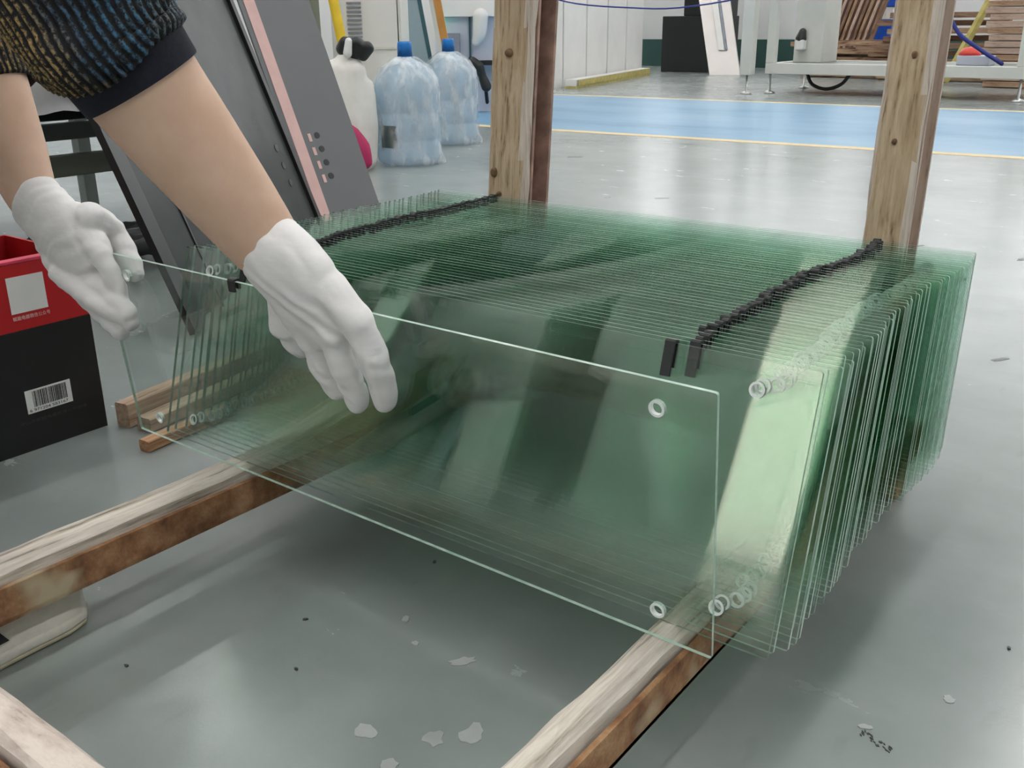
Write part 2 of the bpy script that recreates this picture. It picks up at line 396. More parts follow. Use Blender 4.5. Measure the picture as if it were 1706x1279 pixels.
def prism(bm, pts, off, mi=0):
    """closed polygon pts (3d) extruded by vector off"""
    off = Vector(off); a = [bm.verts.new(Vector(p)) for p in pts]; b = [bm.verts.new(Vector(p) + off) for p in pts]
    n = len(a)
    bm.faces.new(a[::-1]).material_index = mi; bm.faces.new(b).material_index = mi
    for i in range(n): bm.faces.new((a[i], a[(i + 1) % n], b[(i + 1) % n], b[i])).material_index = mi
def fuse(name, bm, voxel, smooth, mats, parent, fac=0.5):
    """fuse overlapping closed shapes into one continuous skin"""
    bmesh.ops.recalc_face_normals(bm, faces=bm.faces)
    me = bpy.data.meshes.new('tmp'); bm.to_mesh(me); bm.free()
    t = bpy.data.objects.new('tmp', me); COL.objects.link(t)
    md = t.modifiers.new('r', 'REMESH'); md.mode = 'VOXEL'; md.voxel_size = voxel
    ms = t.modifiers.new('s', 'SMOOTH'); ms.iterations = smooth; ms.factor = fac
    dg = bpy.context.evaluated_depsgraph_get(); dg.update()
    m2 = bpy.data.meshes.new_from_object(t.evaluated_get(dg))
    bpy.data.objects.remove(t); bpy.data.meshes.remove(me)
    m2.name = name; m2.materials.clear()
    return link(name, m2, mats, parent, True)
def rough_box(bm, lo, hi, axis, seg, jit, bev=0.003, rnd=None):
    """a sawn timber: box with jittered long edges"""
    rnd = rnd or random
    lo = Vector(lo); hi = Vector(hi)
    ax = axis; o1, o2 = [i for i in range(3) if i != ax]
    rings = []
    prof = []
    b = bev
    for (u, v) in ((b, 0), (1, 0), (1, 0), (0, 0)): pass
    w = hi[o1] - lo[o1]; h = hi[o2] - lo[o2]
    corner = [(b, 0), (w - b, 0), (w, b), (w, h - b), (w - b, h), (b, h), (0, h - b), (0, b)]
    for k in range(seg + 1):
        t = k / seg; ring = []
        for (u, v) in corner:
            p = [0, 0, 0]; p[ax] = lo[ax] + (hi[ax] - lo[ax]) * t + (rnd.uniform(-jit, jit) if 0 < k < seg else 0)
            p[o1] = lo[o1] + u + rnd.uniform(-jit, jit); p[o2] = lo[o2] + v + rnd.uniform(-jit, jit)
            ring.append(bm.verts.new(p))
        rings.append(ring)
    for a, c in zip(rings, rings[1:]):
        for i in range(8): bm.faces.new((a[i], a[(i + 1) % 8], c[(i + 1) % 8], c[i]))
    bm.faces.new(rings[0][::-1]); bm.faces.new(rings[-1])

# ------------------------------------------------------------------ the hall
X0, X1, Y0, Y1, ZC = -9.0, 6.0, -7.0, 11.6, 5.0
def struct(name, bm, mats, parent=None, label=None, smooth=False):
    o = obj(name, bm, mats, parent, smooth)
    if parent is None: o['kind'] = 'structure'
    if label: o['label'] = label
    return o
b = B(); box2(b, (X0, Y0, -0.1), (X1, Y1, 0)); floor = struct('floor', b, M_floor, label='glossy grey epoxy workshop floor')
# painted walkway (parallel to the hall, turned 2.3 degrees)
ph = 0.0401; e = Vector((math.cos(ph), math.sin(ph), 0)); nn = Vector((-e.y, e.x, 0)); c0 = Vector((CP.x, CP.y, 0))
def strip(d0, d1, z):
    bm = B(); a = c0 + nn * d0; q = c0 + nn * d1
    pts = [a - e * 9.0, a + e * 5.2, q + e * 5.2, q - e * 9.0]
    prism(bm, [(p.x, p.y, 0.0) for p in pts], (0, 0, z)); return bm
o = obj('blue_lane', strip(4.77, 7.13, 0.0012), M_lane, floor); o['label'] = 'pale blue painted walkway'
for d in (4.69, 7.13):
    o = obj('yellow_line', strip(d, d + 0.08, 0.0014), M_line, floor); o['label'] = 'pale yellow lane edge line'
for nm, lo, hi in (('wall_back', (X0, Y1, 0), (X1, Y1 + 0.15, ZC)), ('wall_left', (X0 - 0.15, Y0, 0), (X0, Y1, ZC)),
                   ('wall_right', (X1, Y0, 0), (X1 + 0.15, Y1, ZC)), ('wall_front', (X0, Y0 - 0.15, 0), (X1, Y0, ZC))):
    b = B(); box2(b, lo, hi); struct(nm, b, M_wallw, label='white painted workshop wall')
b = B(); box2(b, (X0, Y1 - 0.03, 0), (X1, Y1, 0.34)); struct('baseboard_back', b, M_green, label='dark green painted band along the foot of the far wall')
b = B(); box2(b, (X0, Y0, ZC), (X1, Y1, ZC + 0.1)); struct('ceiling', b, M_ceil, label='pale sheet ceiling')
for px in (-6.0, -3.0, 0.0, 3.0):
    for k in range(6):
        y = -5.2 + k * 3.0
        t = root('ceiling_lamp', (px, y, ZC - 0.10), 'long white LED batten lamp under the ceiling', 'lamp', 'ceiling lamps in rows')
        b = B(); box2(b, (px - 0.14, y - 0.75, ZC - 0.10), (px + 0.14, y + 0.75, ZC - 0.002), 0.01); obj('housing', b, M_white, t)
        b = B(); box2(b, (px - 0.125, y - 0.72, ZC - 0.112), (px + 0.125, y + 0.72, ZC - 0.1005))
        for f in b.faces:
            f.normal_update(); f.material_index = 1 if f.normal.z < -0.5 else 0
        obj('diffuser', b, [M_white, M_lampglow], t)

# unseen glowing windows, added high in the far wall to brighten the far floor
for i, x in enumerate((-8.2, -5.6, -3.0, -0.4, 2.2)):
    b = B(); box2(b, (x, Y1 - 0.02, 1.2), (x + 2.1, Y1 - 0.001, 3.4)); w2 = struct('window_%d' % (i + 2), b, M_farfill, label='added glowing window panel, out of view high in the far wall')
    for q in (x - 0.06, x + 1.02, x + 2.1):
        b = B(); box2(b, (q, Y1 - 0.05, 1.14), (q + 0.06, Y1 - 0.021, 3.46)); obj('window_frame', b, M_white, w2)
# the unseen front of the hall, which the glass mirrors
b = B(); box2(b, (-2.55, Y0 + 0.001, 0.05), (-1.95, Y0 + 0.03, 2.3)); w1 = struct('window_1', b, M_daylight, label='tall daylight window in the front wall')
for x in (-2.62, -1.95):
    b = B(); box2(b, (x, Y0 + 0.001, 0.0), (x + 0.07, Y0 + 0.06, 2.37)); obj('window_frame', b, M_white, w1)
b = B(); box2(b, (-2.55, Y0 + 0.001, 2.301), (-1.951, Y0 + 0.06, 2.37)); obj('window_frame', b, M_white, w1)
def press(x, y, w, d, h, label):
    t = root('press_machine', (x, y, 0), label, 'machine', 'machines at the front of the hall')
    b = B(); box2(b, (x - w / 2, y - d / 2, 0.08), (x + w / 2, y + d / 2, h * 0.55), 0.02); obj('body', b, M_machine, t)
    b = B(); box2(b, (x - w / 2 + 0.1, y - d / 2 + 0.1, h * 0.55 + 0.001), (x + w / 2 - 0.1, y + d / 2 - 0.15, h), 0.03); obj('head', b, M_machine, t)
    b = B(); box2(b, (x - w * 0.18, y + d / 2 + 0.001, 0.35), (x + w * 0.12, y + d / 2 + 0.02, h * 0.45), 0.005); obj('access_door', b, M_slate, t)
    for sx in (-1, 1):
        for sy in (-1, 1):
            b = B(); box2(b, (x + sx * (w / 2 - 0.12) - 0.05, y + sy * (d / 2 - 0.12) - 0.05, 0), (x + sx * (w / 2 - 0.12) + 0.05, y + sy * (d / 2 - 0.12) + 0.05, 0.079)); obj('foot', b, M_dark, t)
press(-3.55, -4.6, 1.5, 1.0, 1.7, 'dark green press machine nearest the daylight window')
press(-5.6, -3.4, 1.4, 1.0, 1.9, 'dark green press machine by the left wall')
press(-0.7, -5.4, 1.2, 0.9, 1.6, 'dark green press machine right of the daylight window')
for x, y, lb in ((-4.62, -3.9, 'white square column beside the dark green press nearest the window'), (-2.35, -3.3, 'white square column in front of the daylight window')):
    b = B(); box2(b, (x - 0.09, y - 0.09, 0), (x + 0.09, y + 0.09, ZC - 0.001), 0.01); single('hall_column', b, M_white, (x, y, 0), lb, 'column')

def front_board(x, y, w, h, m, label):
    b = B(); prism(b, [(x, y, 0), (x + w, y, 0), (x + w, y - 0.02, 0), (x, y - 0.02, 0)], (0, 0, 0.001))
    b.free(); b = B(); v = [b.verts.new(p) for p in ((x, y, 0), (x + w, y, 0), (x + w, y - 0.02, 0), (x, y - 0.02, 0), (x, y - 0.25, h), (x + w, y - 0.25, h), (x + w, y - 0.27, h), (x, y - 0.27, h))]
    for q in ((3, 2, 1, 0), (4, 5, 6, 7), (0, 1, 5, 4), (1, 2, 6, 5), (2, 3, 7, 6), (3, 0, 4, 7)): b.faces.new([v[k] for k in q])
    single('leaning_board', b, m, (x + w / 2, y, 0), label, 'board', 'boards leaning on the presses')
front_board(-3.95, -3.75, 0.22, 1.0, M_white, 'narrow white board leaning on the press nearest the window')
front_board(-3.30, -3.72, 0.40, 0.8, M_bluegrey, 'blue-grey board leaning on the press nearest the window')
front_board(-5.55, -2.55, 0.30, 0.9, M_white, 'white board leaning on the press by the left wall')
front_board(-1.20, -4.65, 0.35, 0.9, M_stick2, 'brown board leaning on the press right of the window')
b = B(); box2(b, (-2.95, -2.75, 0.0), (-2.55, -2.40, 0.33), 0.004); single('carton', b, M_stick2, (-2.75, -2.57, 0), 'brown carton on the floor beside the white column', 'box')

# marks on the floor
def blob(bm, x, y, r, asp, rot, seed, z=0.0008):
    rn = random.Random(seed); n = 14; pts = []
    for i in range(n):
        a = 2 * PI * i / n; q = r * (1 + rn.uniform(-0.28, 0.28)); u = q * math.cos(a); v = q * asp * math.sin(a)
        pts.append((x + u * math.cos(rot) - v * math.sin(rot), y + u * math.sin(rot) + v * math.cos(rot), 0))
    prism(bm, pts, (0, 0, z))
for i, (x, y, r, a) in enumerate([(-0.104, -0.342, 0.010, .8), (-0.052, -0.315, 0.009, 1), (-0.030, -0.292, 0.012, .8), (-0.060, -0.36, 0.008, .8), (0.228, -0.09, 0.006, .6),
                                  (0.275, -0.011, 0.005, .9), (-0.19, -0.20, 0.005, .7), (-0.155, -0.225, 0.004, .9), (-0.10, -0.22, 0.012, .5)]):
    b = B(); blob(b, x, y, r, a, i * 0.9, i); o = obj('dried_splash', b, M_stain, floor)
for i, (x, y, r) in enumerate([(-1.20, 2.15, 0.022), (-1.36, 2.06, 0.012), (-1.63, 2.30, 0.012), (-0.30, 1.86, 0.030), (-0.02, 1.86, 0.035), (-0.10, 1.55, 0.020), (-2.05, 2.9, 0.03), (0.10, 1.0, 0.018)]):
    b = B(); blob(b, x, y, r, 0.35, 0.6 + 0.4 * (i % 3), 130 + i, 0.0005); obj('grey_smudge', b, M_smudge, floor)
b = B()
rn = random.Random(5)
for k in range(26):
    u = rn.uniform(-1, 1); v = rn.uniform(-1, 1)
    blob(b, 0.242 + u * 0.016 * 0.8, -0.102 + u * 0.016 * -0.25 + v * 0.004, 0.0014, 0.35, -0.6 + rn.uniform(-.3, .3), 60 + k)
o = obj('tyre_scuff', b, M_scuff, floor); o['label'] = 'black scuff mark'
for i, (x, y) in enumerate([(-0.346, -0.41), (-0.27, -0.26), (-0.24, -0.10), (-0.215, -0.32), (0.02, -0.19), (0.30, 0.10)]):
    b = B(); blob(b, x, y, 0.0025, .6, i, 90 + i, 0.0015); obj('grit_speck', b, M_scuff, floor)

# ------------------------------------------------------------------ the rack
LEAN = math.radians(5.0)
rack = root('glass_rack', (-0.17, -0.10, 0.0), 'low rusty steel rack with wooden rails and two upright posts carrying the glass panes', 'rack')
ZR = 0.1045
def rail(xa, xb, steel_x, seed, label):
    rn = random.Random(seed)
    b = B(); rough_box(b, (xa, -0.58, 0.060), (xb, 0.33, ZR), 1, 26, 0.0011, 0.006, rn)
    w = obj('rail_timber', b, M_railwood, rack); w['label'] = label
    b = B(); box2(b, (steel_x, -0.59, 0.053), (steel_x + 0.005, 0.34, 0.088), 0.0008); box2(b, (xa - 0.002, -0.59, 0.053), (steel_x + 0.005, 0.34, 0.0585), 0.0008)
    o = obj('rail_angle_iron', b, M_rust, rack); o['label'] = 'rusty angle iron under the rail'
rail(-0.457, -0.4225, -0.4215, 3, 'weathered grey timber on the rail nearest the hands')
rail(0.083, 0.1085, 0.1105, 4, 'weathered pale timber on the rail nearest the camera')
# front cross bar
b = B(); rough_box(b, (-0.47, -0.584, 0.062), (0.125, -0.552, 0.107), 0, 20, 0.0014, 0.005, random.Random(9))
o = obj('cross_bar', b, M_barwood, rack); o['label'] = 'plaster-splashed front cross bar'
b = B(); box2(b, (-0.47, -0.594, 0.052), (0.125, -0.588, 0.098), 0.0008); obj('cross_bar_iron', b, M_rust, rack)
b = B(); box2(b, (-0.47, 0.345, 0.052), (0.13, 0.385, 0.092), 0.002); obj('rear_bar_iron', b, M_rust, rack)
for x in (-0.44, 0.10):
    for y in (-0.57, 0.365):
        b = B(); box2(b, (x - 0.02, y - 0.018, 0.0), (x + 0.02, y + 0.018, 0.054), 0.002); obj('foot', b, M_rust, rack)
def post(xa, xb, depth, chan, seed, label, cm, cl):
    rn = random.Random(seed)
    y0 = 0.296
    b = B(); rough_box(b, (xa, y0, 0.06), (xb, y0 + depth, 1.25), 2, 34, 0.0016, 0.004, rn)
    Msh = Matrix.Identity(4); Msh[1][2] = math.tan(LEAN)
    bmesh.ops.transform(b, matrix=Matrix.Translation((0, 0, 0.06)) @ Msh @ Matrix.Translation((0, 0, -0.06)), verts=b.verts)
    for f in b.faces:
        f.normal_update()
        if abs(f.normal.x) > 0.6: f.material_index = 1
    o = obj('post_timber', b, [M_postwood, M_postside], rack); o['label'] = label
    b = B(); t = 0.005
    ya = y0 + depth + 0.001; yb = ya + chan
    box2(b, (xa + 0.004, ya, 0.055), (xb - 0.001, ya + t, 1.22)); box2(b, (xa + 0.004, ya + t, 0.055), (xa + 0.004 + t, yb - t, 1.22)); box2(b, (xa + 0.004, yb - t, 0.055), (xb - 0.001, yb, 1.22))
    bmesh.ops.transform(b, matrix=Matrix.Translation((0, 0, 0.06)) @ Msh @ Matrix.Translation((0, 0, -0.06)), verts=b.verts)
    o = obj('post_channel', b, cm, rack); o['label'] = cl
post(-0.493, -0.4335, 0.026, 0.046, 21, 'rough brown timber of the post with the knot', M_redsteel, 'red-brown primed steel channel behind the timber')
post(0.051, 0.096, 0.026, 0.045, 22, 'rough brown timber of the post nearer the camera', M_postpink, 'pinkish grey channel behind the timber')

for kx, kz, r1, r2 in ((-0.480, 0.355, 0.0065, 0.009), (-0.462, 0.517, 0.0075, 0.007), (-0.470, 0.325, 0.005, 0.005), (0.080, 0.520, 0.004, 0.005), (0.072, 0.43, 0.0035, 0.004)):
    ky = 0.2955 + (kz - 0.06) * math.tan(LEAN)
    b = B(); loft(b, [(kx, ky + 0.003, kz), (kx, ky - 0.0008, kz)], [r1, r1 * 0.75], [r2, r2 * 0.75], (1, 0, 0), 14, 1); obj('knot', b, M_knot, rack, True)
# ------------------------------------------------------------------ glass panes
GW, GH, GT = 0.751, 0.2199, 0.003
def sheet_mesh():
    cu = bpy.data.curves.new('sheet', 'CURVE'); cu.dimensions = '2D'; cu.fill_mode = 'BOTH'; cu.extrude = GT / 2
    def poly(pts):
        s = cu.splines.new('POLY'); s.points.add(len(pts) - 1); s.use_cyclic_u = True
        for q, p in zip(s.points, pts): q.co = (p[0], p[1], 0, 1)
    r = 0.0022; pts = []
    for cx, cz, a0 in ((GW - r, r, -90), (GW - r, GH - r, 0), (r, GH - r, 90), (r, r, 180)):
        for k in range(5):
            a = math.radians(a0 + 22.5 * k); pts.append((cx + r * math.cos(a), cz + r * math.sin(a)))
    poly(pts)
    for hx, hz in HOLES: poly([(hx + 0.0065 * math.cos(2 * PI * k / 16), hz + 0.0065 * math.sin(2 * PI * k / 16)) for k in range(16)])
    t = bpy.data.objects.new('t', cu); COL.objects.link(t)
    dg = bpy.context.evaluated_depsgraph_get(); dg.update()
    me = bpy.data.meshes.new_from_object(t.evaluated_get(dg)); bpy.data.objects.remove(t); bpy.data.curves.remove(cu)
    # curve xy -> local xz, thickness along +y
    me.transform(Matrix(((1, 0, 0, 0), (0, 0, -1, GT / 2), (0, 1, 0, 0), (0, 0, 0, 1))))
    me.name = 'glass_sheet'; me.materials.clear(); me.materials.append(M_glass); me.materials.append(M_edge)
    bm = bmesh.new(); bm.from_mesh(me); bmesh.ops.remove_doubles(bm, verts=bm.verts, dist=1e-5); bmesh.ops.recalc_face_normals(bm, faces=bm.faces)
    for f in bm.faces: f.material_index = 0 if abs(f.normal.y) > 0.9 else 1; f.smooth = False
    bm.to_mesh(me); bm.free()
    return me
HOLES = [(0.0465, 0.0255), (GW - 0.0465, 0.0255), (0.0465, GH - 0.0225), (GW - 0.0465, GH - 0.0225)]
ME_SHEET = sheet_mesh()
def ring_mesh():
    bm = B(); n = 20; R = []
    for r, y in ((0.0045, -0.0003), (0.0064, -0.0003), (0.0064, GT + 0.0003), (0.0045, GT + 0.0003)):
        R.append([bm.verts.new((r * math.cos(2 * PI * k / n), y, r * math.sin(2 * PI * k / n))) for k in range(n)])
    for a, c in zip(R, R[1:] + R[:1]):
        for k in range(n): bm.faces.new((a[k], a[(k + 1) % n], c[(k + 1) % n], c[k]))
    bmesh.ops.recalc_face_normals(bm, faces=bm.faces)
    me = bpy.data.meshes.new('hole_rim'); bm.to_mesh(me); bm.free(); me.materials.append(M_ring); return me
ME_RING = ring_mesh()
def strip_mesh(lf, lb, w, th=0.0022):
    bm = B(); g = 0.0004
    # U profile in yz, extruded in x
    pr = [(-g, -lf), (-g - th, -lf), (-g - th, th * 0.4), (-g - th * 0.4, g + th), (GT + g + th * 0.4, g + th), (GT + g + th, th * 0.4), (GT + g + th, -lb), (GT + g, -lb), (GT + g, g), (-g, g)]
    prism(bm, [(-w / 2, y, z) for y, z in pr], (w, 0, 0)); bmesh.ops.recalc_face_normals(bm, faces=bm.faces)
    me = bpy.data.meshes.new('rubber_strip'); bm.to_mesh(me); bm.free(); me.materials.append(M_rubber); return me
ME_STRIPS = [strip_mesh(0.006, 0.006, 0.007), strip_mesh(0.010, 0.008, 0.009), strip_mesh(0.005, 0.009, 0.006, 0.0024)]
ME_STRIP_LONG = strip_mesh(0.027, 0.020, 0.0085)
def add_pane(x, y, z, lean, yaw, label, group, strips):
    t = bpy.data.objects.new('glass_plate', None); COL.objects.link(t); t.empty_display_size = 0.05
    t.location = (x, y, z); t.rotation_euler = (-lean, 0, yaw); tag(t, label, 'glass pane', group)
    s = bpy.data.objects.new('glass_sheet', ME_SHEET); COL.objects.link(s); s.parent = t
    for hx, hz in HOLES:
        r = bpy.data.objects.new('hole_rim', ME_RING); COL.objects.link(r); r.parent = t; r.location = (hx, 0, hz)
    for sx, me in strips:
        r = bpy.data.objects.new('rubber_strip', me); COL.objects.link(r); r.parent = t; r.location = (sx, 0, GH)
    return t
NP = 50
rn = random.Random(11)
YF, YB, LF, LB, XF, XB = -0.1941, 0.2842, 0.2677, 0.0971, -0.5728, -0.5746
wl = 0.0; wr = 0.0
for k in range(NP):
    t = k / (NP - 1)
    y = YF + (YB - YF) * t; lean = LF + (LB - LF) * t; x = XF + (XB - XF) * t
    if 0 < k < NP - 1:
        y += rn.uniform(-0.0004, 0.0004); x += rn.uniform(-0.003, 0.003) + 0.004 * math.sin(t * 9.0)
    if k in (2, 3, 4): x += 0.006
    wl = wl * 0.8 + rn.uniform(-0.0022, 0.0022); wr = wr * 0.8 + rn.uniform(-0.0025, 0.0025)
    st = [(0.106 + wl, ME_STRIPS[k % 3]), (0.642 + wr + 0.010 * (t - 0.5), ME_STRIPS[(k * 2 + 1) % 3])]
    if k == 0: st = [(0.106, ME_STRIP_LONG), (0.628, ME_STRIP_LONG)]
    if k == 1: st = [(0.106, ME_STRIPS[1]), (0.645, ME_STRIP_LONG)]
    lab = 'clear green-edged glass pane standing in the tightly packed row on the rack'; g = 'glass panes packed in a row on the rack'
    if k == 0: lab = 'foremost glass pane of the packed row, with a long black rubber strip over its top'
    if k == NP - 1: lab = 'rearmost glass pane of the row, resting against the two wooden posts'
    add_pane(x, y, 0.1052, lean, rn.uniform(-0.0012, 0.0012) if 0 < k < NP - 1 else 0, lab, g, st)
add_pane(-0.6066, -0.2001 - 0.006, 0.1052, -0.0887, -0.0153, 'loose glass pane pulled out in front of the row and gripped by both white gloves', 'glass panes packed in a row on the rack', [(0.237, ME_STRIPS[1])])

# ------------------------------------------------------------------ the worker
worker = root('person', (-0.72, -0.50, 0.0), 'person in gold and blue ribbed knit sweater and white gloves, bending over the glass', 'person')
armC = [(-0.2582, -0.2489, 0.3461), (-0.2671, -0.2635, 0.3741), (-0.283, -0.2858, 0.4189), (-0.3005, -0.313, 0.4704), (-0.3147, -0.3366, 0.5153), (-0.3254, -0.3575, 0.5574), (-0.352, -0.382, 0.645)]
armL = [(-0.665, -0.242, 0.350), (-0.6923, -0.2432, 0.3741), (-0.7171, -0.2443, 0.4273), (-0.7421, -0.2438, 0.4845), (-0.7663, -0.2429, 0.5411), (-0.805, -0.240, 0.62)]
SHL, SHR = (-0.55, -0.30, 1.03), (-0.88, -0.42, 1.05)
b = B()
HC = (0.80, 0.60, -0.25)
HT = (0.74, -0.13, 0.66); HT2 = (0.85, 0.10, 0.45)
HA = (0.80, 0.40, 0.42)
loft(b, armC, [0.016, 0.0325, 0.0385, 0.0445, 0.0485, 0.0495, 0.045], [0.013, 0.0255, 0.033, 0.039, 0.043, 0.044, 0.043], HA, 22)
loft(b, [armC[-1], (-0.45, -0.34, 0.83), SHL], [0.047, 0.052, 0.058], None, HC)
loft(b, armL, [0.020, 0.033, 0.039, 0.044, 0.047, 0.046], [0.015, 0.024, 0.034, 0.039, 0.042, 0.043], HT2, 22)
loft(b, [armL[-1], (-0.86, -0.33, 0.83), SHR], [0.046, 0.052, 0.058], None, HC)
# torso, neck, head
loft(b, [(-0.80, -0.53, 0.80), (-0.77, -0.47, 0.93), (-0.72, -0.38, 1.06)], [0.15, 0.14, 0.155], [0.11, 0.10, 0.10], (0.88, 0.42, 0), 24)
loft(b, [SHR, (-0.72, -0.36, 1.09), SHL], [0.06, 0.08, 0.06], None, (0, 0, 1))
loft(b, [(-0.71, -0.36, 1.12), (-0.66, -0.38, 1.20)], [0.055, 0.052], None, (1, 0, 0))
HD = Vector((-0.615, -0.40, 1.275)); fw = Vector((0.50, -0.30, -0.45)).normalized(); lf = Vector((0, 0, 1)).cross(fw).normalized(); up = fw.cross(lf)
loft(b, [HD + up * 0.035 - fw * 0.015, HD - up * 0.02 + fw * 0.005, HD - up * 0.075 + fw * 0.02], [0.078, 0.074, 0.045], [0.092, 0.088, 0.055], lf, 22)
loft(b, [HD + fw * 0.09 + up * 0.01, HD + fw * 0.108 - up * 0.025], [0.008, 0.014], None, lf, 10)          # nose
for sgn in (-1, 1):
    loft(b, [HD + lf * 0.078 * sgn + up * 0.02, HD + lf * 0.082 * sgn - up * 0.03], [0.007, 0.007], [0.02, 0.014], lf, 10)   # ears
    loft(b, [HD + lf * 0.045 * sgn + fw * 0.082 + up * 0.02, HD + lf * 0.018 * sgn + fw * 0.09 + up * 0.02], [0.010, 0.008], None, up, 8)  # brows
loft(b, [HD + fw * 0.083 - up * 0.055 - lf * 0.022, HD + fw * 0.090 - up * 0.055, HD + fw * 0.083 - up * 0.055 + lf * 0.022], [0.006, 0.008, 0.006], None, up, 8)  # mouth
# legs
HIPL, HIPR = (-0.71, -0.50, 0.80), (-0.88, -0.56, 0.80)
KNL, ANL = (-0.585, -0.69, 0.43), (-0.492, -0.475, 0.085)
KNR, ANR = (-0.99, -0.72, 0.43), (-1.00, -0.56, 0.085)
for h, k, a in ((HIPL, KNL, ANL), (HIPR, KNR, ANR)):
    loft(b, [h, k], [0.075, 0.050], None, (1, 0, 0)); loft(b, [k, a], [0.048, 0.026], None, (1, 0, 0))
    loft(b, [a, (a[0] + 0.002, a[1] - 0.02, 0.035), (a[0] + 0.004, a[1] - 0.12, 0.03)], [0.026, 0.026, 0.022], None, (1, 0, 0))
fuse('body', b, 0.006, 4, M_skin, worker)
for sgn in (-1, 1):
    b = B(); lathe(b, [(0.0001, -0.011), (0.008, -0.008), (0.011, 0), (0.008, 0.008), (0.0001, 0.011)], HD + lf * 0.031 * sgn + fw * 0.083 + up * 0.004, 12); obj('eye', b, M_hair, worker, True)
b = B()
loft(b, [HD + up * 0.06 - fw * 0.03, HD + up * 0.03 - fw * 0.045, HD - up * 0.05 - fw * 0.06], [0.085, 0.09, 0.065], [0.088, 0.085, 0.05], lf, 22)
loft(b, [HD - up * 0.05 - fw * 0.06, HD - up * 0.10 - fw * 0.10, HD - up * 0.20 - fw * 0.12], [0.03, 0.035, 0.012], None, lf, 12)
fuse('hair', b, 0.008, 4, M_hair, worker)
# gloves
def chain(bm, L): loft(bm, [q[:3] for q in L], [q[3] for q in L], None, (0.3, 0.5, 0.8), 14, 4)
def creases(bm, a, c, r, k):
    """soft cloth folds round a finger"""
    a = Vector(a); c = Vector(c); d = (c - a).normalized()
    for i in range(k):
        p = a.lerp(c, (i + 0.5) / k); loft(bm, [p - d * 0.0011, p + d * 0.0011], [r, r], None, (0.3, 0.5, 0.8), 14, 1)
from mathutils import noise as mn
def folds(o, c, ax):
    """push soft cloth folds into a glove, running across its length"""
    g = ORG[o.parent.name]; c = Vector(c) - g; ax = Vector(ax).normalized(); me = o.data
    nr = [v.normal.copy() for v in me.vertices]
    for v, n in zip(me.vertices, nr):
        s_ = (v.co - c).dot(ax); q = mn.noise(v.co * 28.0); w = 0.5 + 0.5 * mn.noise(v.co * 17.0 + Vector((3, 1, 2)))
        v.co += n * (0.0011 * w * math.sin(2 * PI * s_ / 0.020 + 5.0 * q) + 0.0004 * mn.noise(v.co * 60.0))
b = B()
C_f1 = [(-0.2403, -0.2443, 0.2907, 0.0130), (-0.2378, -0.2383, 0.267, 0.0120), (-0.2355, -0.2306, 0.2479, 0.0112), (-0.2335, -0.2286, 0.2419, 0.010)]
C_f2 = [(-0.2071, -0.2508, 0.3013, 0.0130), (-0.2059, -0.242, 0.27, 0.0122), (-0.2059, -0.2331, 0.2482, 0.0114), (-0.2065, -0.229, 0.2364, 0.0103)]
C_f3 = [(-0.173, -0.2529, 0.3185, 0.0140), (-0.1673, -0.2454, 0.2896, 0.0132), (-0.1683, -0.2349, 0.2625, 0.0126), (-0.1712, -0.2309, 0.2461, 0.011)]
C_f4 = [(-0.2734, -0.2469, 0.3023, 0.0125), (-0.2704, -0.2414, 0.2856, 0.0115), (-0.2715, -0.2336, 0.2764, 0.0105)]
C_th = [(-0.263, -0.2481, 0.3591, 0.016), (-0.2879, -0.2047, 0.3345, 0.013), (-0.2678, -0.2009, 0.3038, 0.012), (-0.257, -0.2018, 0.2895, 0.0105)]
for f in (C_f1, C_f2, C_f3, C_f4, C_th): chain(b, f)
for f in (C_f1, C_f2, C_f3): creases(b, f[0][:3], f[1][:3], f[1][3] + 0.0010, 4)
loft(b, [(-0.2663, -0.2635, 0.3747), (-0.2480, -0.2622, 0.3620), (-0.2340, -0.2600, 0.3480), (-0.2248, -0.2555, 0.3233)], [0.0365, 0.0395, 0.0445, 0.0440], [0.0290, 0.0260, 0.0220, 0.0175], (0.80, -0.08, 0.58), 26, 4, True, 0, 0.12)
loft(b, [(-0.2420, -0.2600, 0.3560), (-0.2320, -0.2580, 0.3380), (-0.2230, -0.2530, 0.3180), (-0.2160, -0.2490, 0.3050)], [0.0360, 0.0450, 0.0460, 0.0420], [0.0200, 0.0205, 0.0165, 0.0130], (0.96, -0.04, 0.28), 26, 4)
chain(b, [(-0.262, -0.256, 0.352, 0.016), (-0.2700, -0.2511, 0.3042, 0.0150)])
chain(b, [(-0.237, -0.258, 0.340, 0.016), (-0.2390, -0.2480, 0.2960, 0.0145)])
chain(b, [(-0.215, -0.259, 0.345, 0.016), (-0.2065, -0.2530, 0.3070, 0.0145)])
chain(b, [(-0.200, -0.259, 0.350, 0.016), (-0.1740, -0.2545, 0.3220, 0.0150)])
g = fuse('glove', b, 0.0019, 5, M_glove, worker); folds(g, (-0.225, -0.258, 0.325), (-0.60, 0.05, -0.79)); g['label'] = 'white cotton glove pressing on the face of the loose pane'
b = B()
L_th = [(-0.6114, -0.2266, 0.3585, 0.019), (-0.6176, -0.2000, 0.340, 0.0155), (-0.602, -0.1945, 0.3064, 0.0148), (-0.5929, -0.1945, 0.296, 0.012)]
L_fA = [(-0.6487, -0.2507, 0.2977, 0.0125), (-0.6034, -0.2480, 0.2790, 0.0116), (-0.5762, -0.241, 0.2650, 0.0108), (-0.5653, -0.2379, 0.2626, 0.011)]
L_fB = [(-0.6304, -0.2393, 0.3014, 0.0125), (-0.5890, -0.236, 0.2850, 0.0118), (-0.5605, -0.233, 0.2680, 0.0112), (-0.5566, -0.2311, 0.253, 0.011)]
